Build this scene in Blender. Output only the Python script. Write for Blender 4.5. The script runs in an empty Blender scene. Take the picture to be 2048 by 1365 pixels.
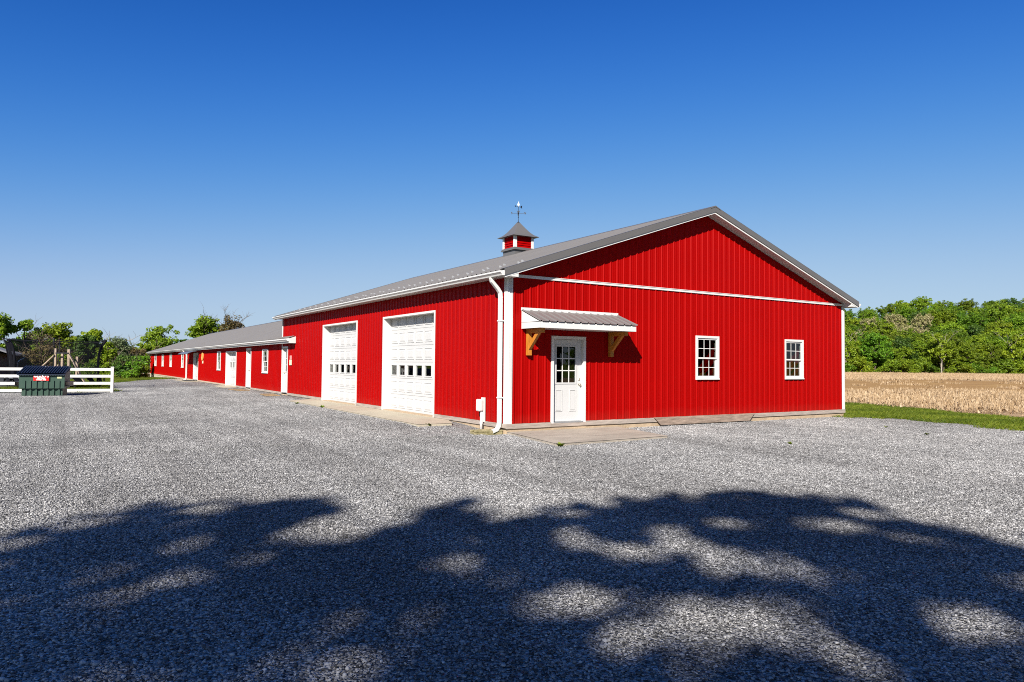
import bpy, math, random
import numpy as np
from mathutils import Vector, Matrix
PI = math.pi
S = bpy.context.scene
COL = S.collection
random.seed(7)

# ------------------------------------------------------------------ camera
def make_camera():
    yaw, pitch, roll = map(math.radians, (32.4915, 1.9293, 0.534))
    d = Vector((math.sin(yaw)*math.cos(pitch), math.cos(yaw)*math.cos(pitch), math.sin(pitch)))
    r = Vector((math.cos(yaw), -math.sin(yaw), 0)); u = r.cross(d)
    r2 = r*math.cos(roll)+u*math.sin(roll); u2 = u*math.cos(roll)-r*math.sin(roll)
    cam = bpy.data.objects.new('camera', bpy.data.cameras.new('camera'))
    COL.objects.link(cam)
    M = Matrix((r2, u2, -d)).transposed().to_4x4()
    M.translation = (-8.8377, -14.0721, 1.3939)
    cam.matrix_world = M
    cam.data.sensor_width = 36; cam.data.lens = 1409.95*36/2048
    cam.data.clip_start = .05; cam.data.clip_end = 6000
    S.camera = cam
make_camera()

# ------------------------------------------------------------------ sky, sun, exposure
SUN_EL, SUN_AZ = 33.94, 228.03          # azimuth of the sun, clockwise from +Y
W = bpy.data.worlds.new('World'); S.world = W; W.use_nodes = True
wt = W.node_tree; bg = wt.nodes['Background']
sky = wt.nodes.new('ShaderNodeTexSky'); sky.sky_type = 'NISHITA'; sky.sun_disc = False
sky.sun_elevation = math.radians(SUN_EL); sky.sun_rotation = math.radians(SUN_AZ)
sky.air_density = 1.0; sky.dust_density = .3; sky.ozone_density = 3.0; sky.altitude = 100
# photographic colour response of the blue sky (deepens the blue, same for every direction)
sep = wt.nodes.new('ShaderNodeSeparateColor'); com = wt.nodes.new('ShaderNodeCombineColor')
wt.links.new(sky.outputs[0], sep.inputs[0])
SKY_STRENGTH, EXPOSURE = .06, 1.0
for i, (p, k, amp) in enumerate(((3.2, 38.0, .51), (2.2, 23.0, .77), (3.4, 51.0, .82))):
    a = wt.nodes.new('ShaderNodeMath'); a.operation = 'POWER'; a.inputs[1].default_value = p
    b = wt.nodes.new('ShaderNodeMath'); b.operation = 'ADD'; b.inputs[1].default_value = k
    c = wt.nodes.new('ShaderNodeMath'); c.operation = 'DIVIDE'
    e = wt.nodes.new('ShaderNodeMath'); e.operation = 'MULTIPLY'; e.inputs[1].default_value = amp/(SKY_STRENGTH*2**EXPOSURE)
    wt.links.new(sep.outputs[i], a.inputs[0]); wt.links.new(a.outputs[0], b.inputs[0])
    wt.links.new(a.outputs[0], c.inputs[0]); wt.links.new(b.outputs[0], c.inputs[1]); wt.links.new(c.outputs[0], e.inputs[0])
    wt.links.new(e.outputs[0], com.inputs[i])
wt.links.new(com.outputs[0], bg.inputs[0]); bg.inputs[1].default_value = SKY_STRENGTH
TOSUN = Vector((math.sin(math.radians(SUN_AZ))*math.cos(math.radians(SUN_EL)),
                math.cos(math.radians(SUN_AZ))*math.cos(math.radians(SUN_EL)), math.sin(math.radians(SUN_EL))))
sun = bpy.data.objects.new('sun', bpy.data.lights.new('sun', 'SUN')); COL.objects.link(sun)
sun.data.energy = 5.0; sun.data.angle = math.radians(.53); sun.data.color = (1, .95, .87)
sun.rotation_euler = TOSUN.to_track_quat('Z', 'Y').to_euler(); sun.location = (0, 0, 40)
vs = S.view_settings; vs.view_transform = 'Standard'; vs.look = 'None'; vs.gamma = 1; vs.use_curve_mapping = False
vs.exposure = EXPOSURE
S.render.engine = 'CYCLES'
cy = S.cycles; cy.max_bounces = 8; cy.transparent_max_bounces = 12; cy.use_denoising = False; cy.filter_width = 1.0
try: cy.denoiser = 'OPENIMAGEDENOISE'; cy.denoising_prefilter = 'ACCURATE'
except Exception: pass

# ------------------------------------------------------------------ materials
def nodes(m): return m.node_tree.nodes, m.node_tree.links
def mat(name, col, rough=.5, spec=.5, metal=0, noise=0, nscale=3, bump=0, bscale=20, stretch=None, col2=None):
    m = bpy.data.materials.new(name); m.use_nodes = True; N, L = nodes(m)
    p = N['Principled BSDF']; p.inputs['Base Color'].default_value = (*col, 1)
    p.inputs['Roughness'].default_value = rough; p.inputs['Specular IOR Level'].default_value = spec
    p.inputs['Metallic'].default_value = metal
    if noise or bump:
        tc = N.new('ShaderNodeTexCoord'); mp = N.new('ShaderNodeMapping'); L.new(tc.outputs['Object'], mp.inputs[0])
        if stretch: mp.inputs['Scale'].default_value = stretch
    if noise:
        n = N.new('ShaderNodeTexNoise'); n.inputs['Scale'].default_value = nscale; n.inputs['Detail'].default_value = 6
        n.inputs['Roughness'].default_value = .65
        L.new(mp.outputs[0], n.inputs['Vector'])
        rp = N.new('ShaderNodeValToRGB'); c2 = col2 or tuple(c*(1-noise) for c in col)
        rp.color_ramp.elements[0].position = .3; rp.color_ramp.elements[1].position = .7
        rp.color_ramp.elements[0].color = (*c2, 1); rp.color_ramp.elements[1].color = (*col, 1)
        L.new(n.outputs[0], rp.inputs[0]); L.new(rp.outputs[0], p.inputs['Base Color'])
    if bump:
        n2 = N.new('ShaderNodeTexNoise'); n2.inputs['Scale'].default_value = bscale; n2.inputs['Detail'].default_value = 4
        L.new(mp.outputs[0], n2.inputs['Vector'])
        b = N.new('ShaderNodeBump'); b.inputs['Strength'].default_value = bump; b.inputs['Distance'].default_value = .02
        L.new(n2.outputs[0], b.inputs['Height']); L.new(b.outputs[0], p.inputs['Normal'])
    return m

RED = mat('red_painted_steel', (.265, .0010, .0007), .40, .06, noise=.10, nscale=.7, bump=.06, bscale=1.6)
def dusty(m, col, h):
    N, L = nodes(m); p = N['Principled BSDF']; src = p.inputs['Base Color'].links[0].from_socket
    g = N.new('ShaderNodeNewGeometry'); sx = N.new('ShaderNodeSeparateXYZ'); L.new(g.outputs['Position'], sx.inputs[0])
    n = N.new('ShaderNodeTexNoise'); n.inputs['Scale'].default_value = 5; n.inputs['Detail'].default_value = 5; L.new(g.outputs['Position'], n.inputs['Vector'])
    ad = N.new('ShaderNodeMath'); ad.operation = 'MULTIPLY_ADD'; ad.inputs[1].default_value = -h*1.6; L.new(n.outputs[0], ad.inputs[0]); L.new(sx.outputs[2], ad.inputs[2])
    mr = N.new('ShaderNodeMapRange'); mr.inputs[1].default_value = -h; mr.inputs[2].default_value = h*.4; mr.inputs[3].default_value = .05; mr.inputs[4].default_value = 0; L.new(ad.outputs[0], mr.inputs[0])
    mx = N.new('ShaderNodeMix'); mx.data_type = 'RGBA'; mx.inputs[7].default_value = (*col, 1); L.new(mr.outputs[0], mx.inputs[0]); L.new(src, mx.inputs[6]); L.new(mx.outputs[2], p.inputs['Base Color'])
dusty(RED, (.22, .12, .08), .22)
WHITE = mat('white_painted_metal', (.56, .55, .53), .4, .35, noise=.06, nscale=2)
VINYL = mat('white_vinyl', (.57, .555, .53), .45, .4, noise=.07, nscale=3)
DOORW = mat('white_door_paint', (.475, .47, .46), .5, .3, noise=.05, nscale=2.5)
GREY = mat('grey_roof_steel', (.135, .127, .123), .42, .4, noise=.08, nscale=.6, bump=.05, bscale=1.5)
GREYD = mat('grey_trim_steel', (.105, .10, .098), .42, .4, noise=.08, nscale=.8)
CONC = mat('concrete', (.42, .37, .28), .9, .2, noise=.22, nscale=2.2, bump=.3, bscale=40)
CONCP = mat('weathered_concrete_slab', (.37, .32, .26), .85, .25, noise=.38, nscale=1.3, bump=.3, bscale=50, stretch=(1, 2.2, 1))
FOUND = mat('tan_foundation', (.44, .33, .22), .9, .2, noise=.35, nscale=2.5, bump=.5, bscale=12)
MOSS = mat('mossy_concrete', (.33, .28, .17), .95, .1, noise=.55, nscale=9, bump=.6, bscale=30, col2=(.11, .095, .035))
WOODG = mat('weathered_timber', (.40, .335, .285), .85, .2, noise=.5, nscale=7, bump=.4, bscale=18, stretch=(.25, .25, 3))
WOODS = mat('splice_timber', (.36, .27, .21), .85, .2, noise=.62, nscale=5, bump=.4, bscale=12, stretch=(.5, .5, 3.5))
HONEY = mat('honey_timber', (.46, .17, .018), .55, .4, noise=.3, nscale=8, bump=.2, bscale=14, stretch=(3, 3, .5))
PALEW = mat('pale_timber', (.46, .36, .27), .8, .2, noise=.3, nscale=4, stretch=(3, 3, .4))
BROWNW = mat('brown_stained_boards', (.085, .05, .038), .8, .2, noise=.35, nscale=4, stretch=(3, 3, .4))
BLACK = mat('black_metal', (.012, .013, .018), .45, .4)
FOAM = mat('black_foam', (.010, .010, .014), .9, .08)
GALV = mat('galvanised_steel', (.45, .46, .47), .35, .5, metal=.7, noise=.1, nscale=4)
GREENP = mat('green_dumpster_paint', (.017, .05, .033), .5, .4, noise=.4, nscale=3.5, bump=.1, bscale=8, col2=(.03, .058, .042))
LID = mat('dark_blue_plastic', (.012, .018, .038), .45, .3, noise=.3, nscale=6)
SIGNR = mat('sign_red', (.55, .012, .012), .5, .3, noise=.1, nscale=8)
SIGNW = mat('sign_white', (.85, .85, .82), .5, .3)
STICK = mat('pale_sticker', (.62, .62, .33), .5, .3, noise=.2, nscale=20)
DARK = mat('dark_interior', (.014, .013, .013), .9, .1, noise=.3, nscale=2)
SNOWG = mat('clear_plastic', (.42, .42, .42), .2, .6)
GREYPVC = mat('grey_conduit', (.62, .60, .58), .5, .4, noise=.08, nscale=10)
BRASS = mat('satin_nickel', (.55, .47, .36), .25, .6, metal=1)
PINK = mat('faded_pink_board', (.62, .24, .22), .6, .3); CREAM = mat('cream_board', (.66, .55, .38), .6, .3)
AMBER = mat('amber_paint', (.62, .22, .05), .5, .4)
TANMAT = mat('tan_dirty_mat', (.36, .25, .14), .95, .1, noise=.6, nscale=5, bump=.4, bscale=25)
DKMAT = mat('dark_mat', (.04, .042, .042), .9, .2, noise=.3, nscale=8)
BARK = mat('bark', (.15, .115, .085), .95, .1, noise=.5, nscale=6, bump=.6, bscale=14, stretch=(2, 2, .5))
PALEBARK = mat('pale_bark', (.36, .31, .25), .95, .1, noise=.4, nscale=5, stretch=(2, 2, .5))
DKHEAP = mat('dark_heap_cover', (.035, .037, .042), .7, .3, noise=.4, nscale=4, bump=.6, bscale=5)
SHINGLE = mat('slate_grey_roof', (.20, .20, .215), .8, .2, noise=.25, nscale=3, bump=.3, bscale=16)
BLUEP = mat('grey_blue_awning', (.10, .12, .155), .5, .3)

def glass():
    m = bpy.data.materials.new('window_glass'); m.use_nodes = True; N, L = nodes(m)
    N.remove(N['Principled BSDF'])
    t = N.new('ShaderNodeBsdfTransparent'); t.inputs[0].default_value = (.62, .66, .65, 1)
    g = N.new('ShaderNodeBsdfGlossy'); g.inputs['Roughness'].default_value = .015
    lw = N.new('ShaderNodeLayerWeight'); lw.inputs[0].default_value = .5
    p5 = N.new('ShaderNodeMath'); p5.operation = 'POWER'; p5.inputs[1].default_value = 5; L.new(lw.outputs['Facing'], p5.inputs[0])
    f = N.new('ShaderNodeMath'); f.operation = 'MULTIPLY_ADD'; f.inputs[1].default_value = .94; f.inputs[2].default_value = .06; L.new(p5.outputs[0], f.inputs[0])
    tc = N.new('ShaderNodeTexCoord'); n = N.new('ShaderNodeTexNoise'); n.inputs['Scale'].default_value = 1.3
    L.new(tc.outputs['Object'], n.inputs['Vector'])
    b = N.new('ShaderNodeBump'); b.inputs['Strength'].default_value = .04; b.inputs['Distance'].default_value = .05
    L.new(n.outputs[0], b.inputs['Height']); L.new(b.outputs[0], g.inputs['Normal'])
    mx = N.new('ShaderNodeMixShader'); L.new(f.outputs[0], mx.inputs[0]); L.new(t.outputs[0], mx.inputs[1]); L.new(g.outputs[0], mx.inputs[2])
    L.new(mx.outputs[0], N['Material Output'].inputs[0]); return m
GLASS = glass()

def lanes(N, L, pos, colour):
    mp = N.new('ShaderNodeMapping'); mp.inputs['Rotation'].default_value = (0, 0, .22); mp.inputs['Scale'].default_value = (.85, .07, 1); L.new(pos, mp.inputs[0])
    n = N.new('ShaderNodeTexNoise'); n.inputs['Scale'].default_value = 1; n.inputs['Detail'].default_value = 3; n.inputs['Distortion'].default_value = .6; L.new(mp.outputs[0], n.inputs['Vector'])
    r = N.new('ShaderNodeValToRGB'); e = r.color_ramp.elements; e[0].position = .36; e[1].position = .60; e[0].color = (.88, .865, .855, 1); e[1].color = (1.14, 1.13, 1.12, 1); L.new(n.outputs[0], r.inputs[0])
    mx = N.new('ShaderNodeMix'); mx.data_type = 'RGBA'; mx.blend_type = 'MULTIPLY'; mx.inputs[0].default_value = 1; L.new(colour, mx.inputs[6]); L.new(r.outputs[0], mx.inputs[7]); return mx.outputs[2]
def attr_mat(name, stops, rough=.9, transl=0, world_var=None, obj_var=0, spec=.2):
    """colour from the per-piece attribute 'tone' through a ramp"""
    m = bpy.data.materials.new(name); m.use_nodes = True; N, L = nodes(m)
    at = N.new('ShaderNodeAttribute'); at.attribute_name = 'tone'
    rp = N.new('ShaderNodeValToRGB'); el = rp.color_ramp.elements
    while len(el) < len(stops): el.new(.5)
    for e, (p, c) in zip(el, stops): e.position = p; e.color = (*c, 1)
    L.new(at.outputs['Fac'], rp.inputs[0]); colour = rp.outputs[0]
    if world_var:
        gm = N.new('ShaderNodeNewGeometry'); n = N.new('ShaderNodeTexNoise'); n.inputs['Scale'].default_value = world_var[0]
        n.inputs['Detail'].default_value = 5
        L.new(gm.outputs['Position'], n.inputs['Vector'])
        r2 = N.new('ShaderNodeValToRGB'); r2.color_ramp.elements[0].position = .32; r2.color_ramp.elements[1].position = .68
        r2.color_ramp.elements[0].color = (*world_var[1], 1); r2.color_ramp.elements[1].color = (*world_var[2], 1)
        L.new(n.outputs[0], r2.inputs[0])
        mx = N.new('ShaderNodeMix'); mx.data_type = 'RGBA'; mx.blend_type = 'MULTIPLY'; mx.inputs[0].default_value = 1
        L.new(colour, mx.inputs[6]); L.new(r2.outputs[0], mx.inputs[7]); colour = mx.outputs[2]
        if name == 'crushed_limestone': colour = lanes(N, L, gm.outputs['Position'], colour)
    if obj_var:
        oi = N.new('ShaderNodeObjectInfo'); hs = N.new('ShaderNodeHueSaturation')
        mr = N.new('ShaderNodeMapRange'); mr.inputs[3].default_value = .5-.03*obj_var; mr.inputs[4].default_value = .5+.02*obj_var
        L.new(oi.outputs['Random'], mr.inputs[0]); L.new(mr.outputs[0], hs.inputs['Hue'])
        m2 = N.new('ShaderNodeMath'); m2.operation = 'MULTIPLY_ADD'; m2.inputs[1].default_value = 7.31; m2.inputs[2].default_value = 0
        fr = N.new('ShaderNodeMath'); fr.operation = 'FRACT'; L.new(oi.outputs['Random'], m2.inputs[0]); L.new(m2.outputs[0], fr.inputs[0])
        mr2 = N.new('ShaderNodeMapRange'); mr2.inputs[3].default_value = 1-.35*obj_var; mr2.inputs[4].default_value = 1+.25*obj_var
        L.new(fr.outputs[0], mr2.inputs[0]); L.new(mr2.outputs[0], hs.inputs['Value'])
        L.new(colour, hs.inputs['Color']); colour = hs.outputs[0]
    p = N['Principled BSDF']; p.inputs['Roughness'].default_value = rough; p.inputs['Specular IOR Level'].default_value = spec
    L.new(colour, p.inputs['Base Color'])
    if transl:
        tr = N.new('ShaderNodeBsdfTranslucent'); L.new(colour, tr.inputs[0])
        mx = N.new('ShaderNodeMixShader'); mx.inputs[0].default_value = transl
        L.new(p.outputs[0], mx.inputs[1]); L.new(tr.outputs[0], mx.inputs[2]); L.new(mx.outputs[0], N['Material Output'].inputs[0])
    return m
STONE = attr_mat('crushed_limestone', [(0, (.026, .026, .027)), (.3, (.108, .109, .111)), (.6, (.25, .251, .254)), (.88, (.375, .375, .375)), (1, (.54, .535, .53))],
                 .85, world_var=(.3, (.78, .772, .765), (1.18, 1.16, 1.135)))
LEAF = attr_mat('leaf_green', [(0, (.05, .115, .006)), (.5, (.12, .22, .011)), (1, (.23, .34, .02))], .55, .38, obj_var=.9, spec=.3)
LEAFY = attr_mat('leaf_yellow_green', [(0, (.08, .135, .006)), (.5, (.175, .26, .011)), (1, (.29, .37, .02))], .55, .38, obj_var=.5, spec=.3)
LEAFD = attr_mat('leaf_dark', [(0, (.025, .06, .009)), (.5, (.055, .115, .014)), (1, (.11, .19, .022))], .55, .3, obj_var=.4, spec=.3)
LEAFS = attr_mat('leaf_silvery', [(0, (.06, .09, .03)), (.5, (.13, .17, .07)), (1, (.26, .30, .16))], .6, .35, spec=.3)
LEAFB = attr_mat('leaf_bronze', [(0, (.05, .035, .012)), (.5, (.12, .09, .03)), (1, (.20, .15, .06))], .6, .3, spec=.3)
BLOSSOM = attr_mat('cream_blossom', [(0, (.12, .16, .02)), (.4, (.27, .25, .10)), (1, (.44, .38, .22))], .7, .3)
GRASSM = attr_mat('grass_blade', [(0, (.06, .105, .008)), (.5, (.125, .18, .013)), (.85, (.21, .24, .03)), (1, (.34, .30, .10))], .6, .3,
                  world_var=(.55, (.55, .6, .5), (1.22, 1.12, 1)))
STRAW = attr_mat('maize_straw', [(0, (.15, .092, .046)), (.5, (.37, .265, .155)), (1, (.62, .50, .35))], .8, .15, world_var=(.12, (.8, .76, .72), (1.1, 1.08, 1.04)))

def gravel_mat():
    m = bpy.data.materials.new('gravel_ground'); m.use_nodes = True; N, L = nodes(m); p = N['Principled BSDF']
    g = N.new('ShaderNodeNewGeometry'); v = N.new('ShaderNodeTexVoronoi'); v.inputs['Scale'].default_value = 52
    L.new(g.outputs['Position'], v.inputs['Vector'])
    sp = N.new('ShaderNodeSeparateColor'); L.new(v.outputs['Color'], sp.inputs[0])
    rp = N.new('ShaderNodeValToRGB'); el = rp.color_ramp.elements; el.new(.35); el.new(.7); el.new(.9)
    for e, (q, c) in zip(el, ((0, .04), (.3, .11), (.62, .235), (.9, .39), (1, .58))): e.position = q; e.color = (c, c*.99, c*.97, 1)
    L.new(sp.outputs[0], rp.inputs[0])
    n = N.new('ShaderNodeTexNoise'); n.inputs['Scale'].default_value = .3; n.inputs['Detail'].default_value = 5; L.new(g.outputs['Position'], n.inputs['Vector'])
    r2 = N.new('ShaderNodeValToRGB'); r2.color_ramp.elements[0].position = .32; r2.color_ramp.elements[1].position = .68
    r2.color_ramp.elements[0].color = (.78, .772, .765, 1); r2.color_ramp.elements[1].color = (1.18, 1.16, 1.135, 1); L.new(n.outputs[0], r2.inputs[0])
    mx = N.new('ShaderNodeMix'); mx.data_type = 'RGBA'; mx.blend_type = 'MULTIPLY'; mx.inputs[0].default_value = 1
    L.new(rp.outputs[0], mx.inputs[6]); L.new(r2.outputs[0], mx.inputs[7]); L.new(lanes(N, L, g.outputs['Position'], mx.outputs[2]), p.inputs['Base Color'])
    b = N.new('ShaderNodeBump'); b.inputs['Strength'].default_value = 1; b.inputs['Distance'].default_value = .02; b.invert = True
    L.new(v.outputs['Distance'], b.inputs['Height']); L.new(b.outputs[0], p.inputs['Normal'])
    p.inputs['Roughness'].default_value = .9; p.inputs['Specular IOR Level'].default_value = .15
    return m
GRAVEL = gravel_mat()

def soil_mat(name, ca, cb, cc, s1, s2, stretch):
    m = bpy.data.materials.new(name); m.use_nodes = True; N, L = nodes(m); p = N['Principled BSDF']
    g = N.new('ShaderNodeNewGeometry'); mp = N.new('ShaderNodeMapping'); mp.inputs['Rotation'].default_value = (0, 0, math.radians(-32)); mp.inputs['Scale'].default_value = stretch
    # rotate so that x runs along the crop rows
    L.new(g.outputs['Position'], mp.inputs[0])
    n = N.new('ShaderNodeTexNoise'); n.inputs['Scale'].default_value = s1; n.inputs['Detail'].default_value = 4; L.new(mp.outputs[0], n.inputs['Vector'])
    n2 = N.new('ShaderNodeTexNoise'); n2.inputs['Scale'].default_value = s2; n2.inputs['Detail'].default_value = 6; L.new(g.outputs['Position'], n2.inputs['Vector'])
    r = N.new('ShaderNodeValToRGB'); r.color_ramp.elements[0].position = .38; r.color_ramp.elements[1].position = .62
    r.color_ramp.elements[0].color = (*ca, 1); r.color_ramp.elements[1].color = (*cb, 1); L.new(n.outputs[0], r.inputs[0])
    mx = N.new('ShaderNodeMix'); mx.data_type = 'RGBA'; L.new(n2.outputs[0], mx.inputs[0]); L.new(r.outputs[0], mx.inputs[6]); mx.inputs[7].default_value = (*cc, 1)
    L.new(mx.outputs[2], p.inputs['Base Color']); p.inputs['Roughness'].default_value = .95; p.inputs['Specular IOR Level'].default_value = .1
    b = N.new('ShaderNodeBump'); b.inputs['Strength'].default_value = .8; b.inputs['Distance'].default_value = .05
    L.new(n2.outputs[0], b.inputs['Height']); L.new(b.outputs[0], p.inputs['Normal'])
    return m
FIELD = soil_mat('stubble_soil', (.33, .225, .13), (.25, .145, .07), (.40, .295, .185), .05, 6, (.35, 2.2, 1))
BARE = soil_mat('bare_ochre_soil', (.29, .165, .055), (.20, .095, .03), (.31, .20, .09), .25, 5, (.4, 2.5, 1))
TURF = soil_mat('turf', (.10, .165, .014), (.13, .19, .018), (.15, .17, .03), .3, 5, (1, 1, 1))

# ------------------------------------------------------------------ mesh builder
ORG = {}
def origin(o):
    v = Vector((0, 0, 0))
    while o is not None:
        if not o.get('_loc'): v += o.location
        o = o.parent
    return v
class MB:
    def __init__(s): s.v = []; s.f = []
    def add(s, vs_, fs):
        n = len(s.v); s.v += [tuple(p) for p in vs_]; s.f += [tuple(i+n for i in f) for f in fs]; return s
    def box(s, x0, x1, y0, y1, z0, z1, M=None):
        vs_ = [(x, y, z) for x in (x0, x1) for y in (y0, y1) for z in (z0, z1)]
        if M: vs_ = [M(*p) for p in vs_]
        return s.add(vs_, [(0, 1, 3, 2), (4, 6, 7, 5), (0, 4, 5, 1), (2, 3, 7, 6), (0, 2, 6, 4), (1, 5, 7, 3)])
    def beam(s, a, b, w, h, up=(0, 0, 1)):
        a, b = Vector(a), Vector(b); d = (b-a).normalized(); r = d.cross(Vector(up))
        if r.length < 1e-4: r = d.cross(Vector((0, 1, 0)))
        r.normalize(); u = r.cross(d)
        vs_ = [p + r*i*w/2 + u*j*h/2 for p in (a, b) for i in (-1, 1) for j in (-1, 1)]
        return s.add(vs_, [(0, 1, 3, 2), (4, 6, 7, 5), (0, 4, 5, 1), (2, 3, 7, 6), (0, 2, 6, 4), (1, 5, 7, 3)])
    def prism(s, poly, M, t0, t1):
        """polygon (a,b) extruded along t; M(a,b,t)->xyz"""
        n = len(poly); vs_ = [M(a, b, t0) for a, b in poly]+[M(a, b, t1) for a, b in poly]
        fs = [tuple(range(n)), tuple(range(2*n-1, n-1, -1))]+[(i, (i+1) % n, n+(i+1) % n, n+i) for i in range(n)]
        return s.add(vs_, fs)
    def tube(s, pts, rad, n=8, cap=True, flat=1.0):
        pts = [Vector(p) for p in pts]; rad = rad if isinstance(rad, (list, tuple)) else [rad]*len(pts)
        base = len(s.v); prev = None
        for i, p in enumerate(pts):
            d = (pts[min(i+1, len(pts)-1)]-pts[max(i-1, 0)]).normalized()
            if prev is None:
                r = d.cross(Vector((0, 0, 1)));
                if r.length < 1e-3: r = Vector((1, 0, 0))
            else: r = prev - d*prev.dot(d)
            r.normalize(); prev = r; u = d.cross(r)
            for k in range(n):
                a = 2*PI*k/n; s.v.append(tuple(p+(r*math.cos(a)+u*math.sin(a)*flat)*rad[i]))
        for i in range(len(pts)-1):
            for k in range(n):
                a = base+i*n+k; b = base+i*n+(k+1) % n; s.f.append((a, b, b+n, a+n))
        if cap:
            s.f.append(tuple(base+k for k in range(n))[::-1]); e = base+(len(pts)-1)*n; s.f.append(tuple(e+k for k in range(n)))
        return s
    def lathe(s, prof, c, n=12):
        base = len(s.v)
        for r, z in prof:
            for k in range(n): s.v.append((c[0]+r*math.cos(2*PI*k/n), c[1]+r*math.sin(2*PI*k/n), c[2]+z))
        for i in range(len(prof)-1):
            for k in range(n):
                a = base+i*n+k; b = base+i*n+(k+1) % n; s.f.append((a, b, b+n, a+n))
        return s
    def build(s, name, m, parent=None, bevel=0, smooth=False):
        me = bpy.data.meshes.new(name); o0 = origin(parent)
        me.from_pydata([(x-o0.x, y-o0.y, z-o0.z) for x, y, z in s.v], [], s.f); me.materials.append(m); me.update()
        if smooth: me.polygons.foreach_set('use_smooth', [True]*len(me.polygons))
        o = bpy.data.objects.new(name, me); COL.objects.link(o); o.parent = parent
        if bevel:
            b = o.modifiers.new('bevel', 'BEVEL'); b.width = bevel; b.segments = 2; b.limit_method = 'ANGLE'
        return o
def tag(o, label=None, cat=None, group=None, kind=None):
    for k, v in (('label', label), ('category', cat), ('group', group), ('kind', kind)):
        if v: o[k] = v
    return o
def thing(name, label, cat, loc=(0, 0, 0), rot=0, group=None):
    o = bpy.data.objects.new(name, None); COL.objects.link(o); o.location = loc; o.empty_display_size = .2
    if rot: o.rotation_euler[2] = rot
    return tag(o, label, cat, group)
def local_thing(name, label, cat, loc, rot, group=None):
    """children of this one are written in its own coordinates"""
    o = thing(name, label, cat, loc, rot, group); LOCAL.add(o.name); return o
LOCAL = set()
_org = origin
def origin(o):
    v = Vector((0, 0, 0))
    while o is not None:
        if o.name in LOCAL: return v
        v += o.location; o = o.parent
    return v
def empty_part(name, parent):
    o = bpy.data.objects.new(name, None); COL.objects.link(o); o.parent = parent; return o

def np_mesh(name, V, F, m, tone=None, smooth=False):
    me = bpy.data.meshes.new(name); k = F.shape[1]
    me.vertices.add(len(V)); me.vertices.foreach_set('co', V.astype(np.float32).ravel())
    me.loops.add(F.size); me.loops.foreach_set('vertex_index', F.astype(np.int32).ravel())
    me.polygons.add(len(F)); me.polygons.foreach_set('loop_start', np.arange(0, F.size, k, dtype=np.int32))
    me.update(calc_edges=True)
    if tone is not None:
        a = me.attributes.new('tone', 'FLOAT', 'POINT'); a.data.foreach_set('value', tone.astype(np.float32))
    if smooth: me.polygons.foreach_set('use_smooth', [True]*len(F))
    me.materials.append(m); return me

# ------------------------------------------------------------------ ground heights
def ss(a, b, x):
    t = np.clip((x-a)/(b-a), 0, 1); return t*t*(3-2*t)
def gz(x, y):
    x = np.asarray(x, float); y = np.asarray(y, float)
    z = -.24 + .11*ss(-5, -.5, x)*ss(.3, 3, y)*(1-ss(13, 14, x)) - .30*ss(52, 78, y)*ss(-9, -1, x)*(1-ss(14, 20, x))
    d = (x+8.84)*.537+(y+14.07)*.843; e = (x+8.84)*.843-(y+14.07)*.537
    z = z + .54*ss(25, 140, d)*ss(14, 22, x)
    q = np.clip(d-142, 0, None); right = ss(20, 60, e)
    z = z + right*(12*ss(0, 110, q)*(.80+.55*ss(70, 150, e)))
    z = z + .02*np.sin(x*.35+1)*np.sin(y*.31)*ss(4, 9, np.hypot(np.clip(np.maximum(-x, x-13.4), 0, None), np.clip(-y, 0, None)))
    return z
def grid_mesh(xs, ys, dz, name, m):
    X, Y = np.meshgrid(xs, ys); Z = gz(X, Y)+dz; V = np.stack([X, Y, Z], -1).reshape(-1, 3); nx = len(xs); ny = len(ys)
    i = (np.arange(ny-1)[:, None]*nx+np.arange(nx-1)[None]).ravel(); F = np.stack([i, i+1, i+nx+1, i+nx], -1)
    return np_mesh(name, V, F, m, smooth=True)
def structure(name, me):
    o = bpy.data.objects.new(name, me); COL.objects.link(o); o['kind'] = 'structure'; return o
ax = np.concatenate([[-3000, -1200, -500, -250, -120, -80], np.arange(-60, 30, 1.), np.arange(30, 320, 4.), [360, 450, 700, 1400, 3000]])
ay = np.concatenate([[-3000, -1200, -500, -250, -120, -80], np.arange(-60, 100, 1.), np.arange(100, 320, 4.), [360, 450, 700, 1400, 3000]])
structure('ground', grid_mesh(ax, ay, -.05, 'ground', TURF))

def rows_mesh(strips, name, m, dz):
    """each strip: ys, left(y), right(y), n columns"""
    V = []; F = []
    for ys, l, r, n in strips:
        b = len(V)
        for y in ys:
            for k in range(n+1):
                x = l(y)+(r(y)-l(y))*k/n; V.append((x, y, float(gz(x, y))+dz))
        for j in range(len(ys)-1):
            for k in range(n):
                a = b+j*(n+1)+k; F.append((a, a+1, a+n+2, a+n+1))
    return np_mesh(name, np.array(V), np.array(F), m, smooth=True)
def lot_right(y):
    pts = [(-40, 11.5), (-12, 12.7), (-5.2, 13.6), (-2.3, 14.2), (-.6, 13.9), (.3, 13.42)]
    return np.interp(y, [p[0] for p in pts], [p[1] for p in pts])+.08*math.sin(y*1.7)+.05*math.sin(y*4.1)
def fence_y(x): return 28.36-.208*(x+6.62)
def lot_left_far(y): return float(np.interp(y, (28.3, 40, 47, 52, 56.8), (-6.5, -6.4, -5.9, -3.6, -.4)))+.1*math.sin(y*1.3)
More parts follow.
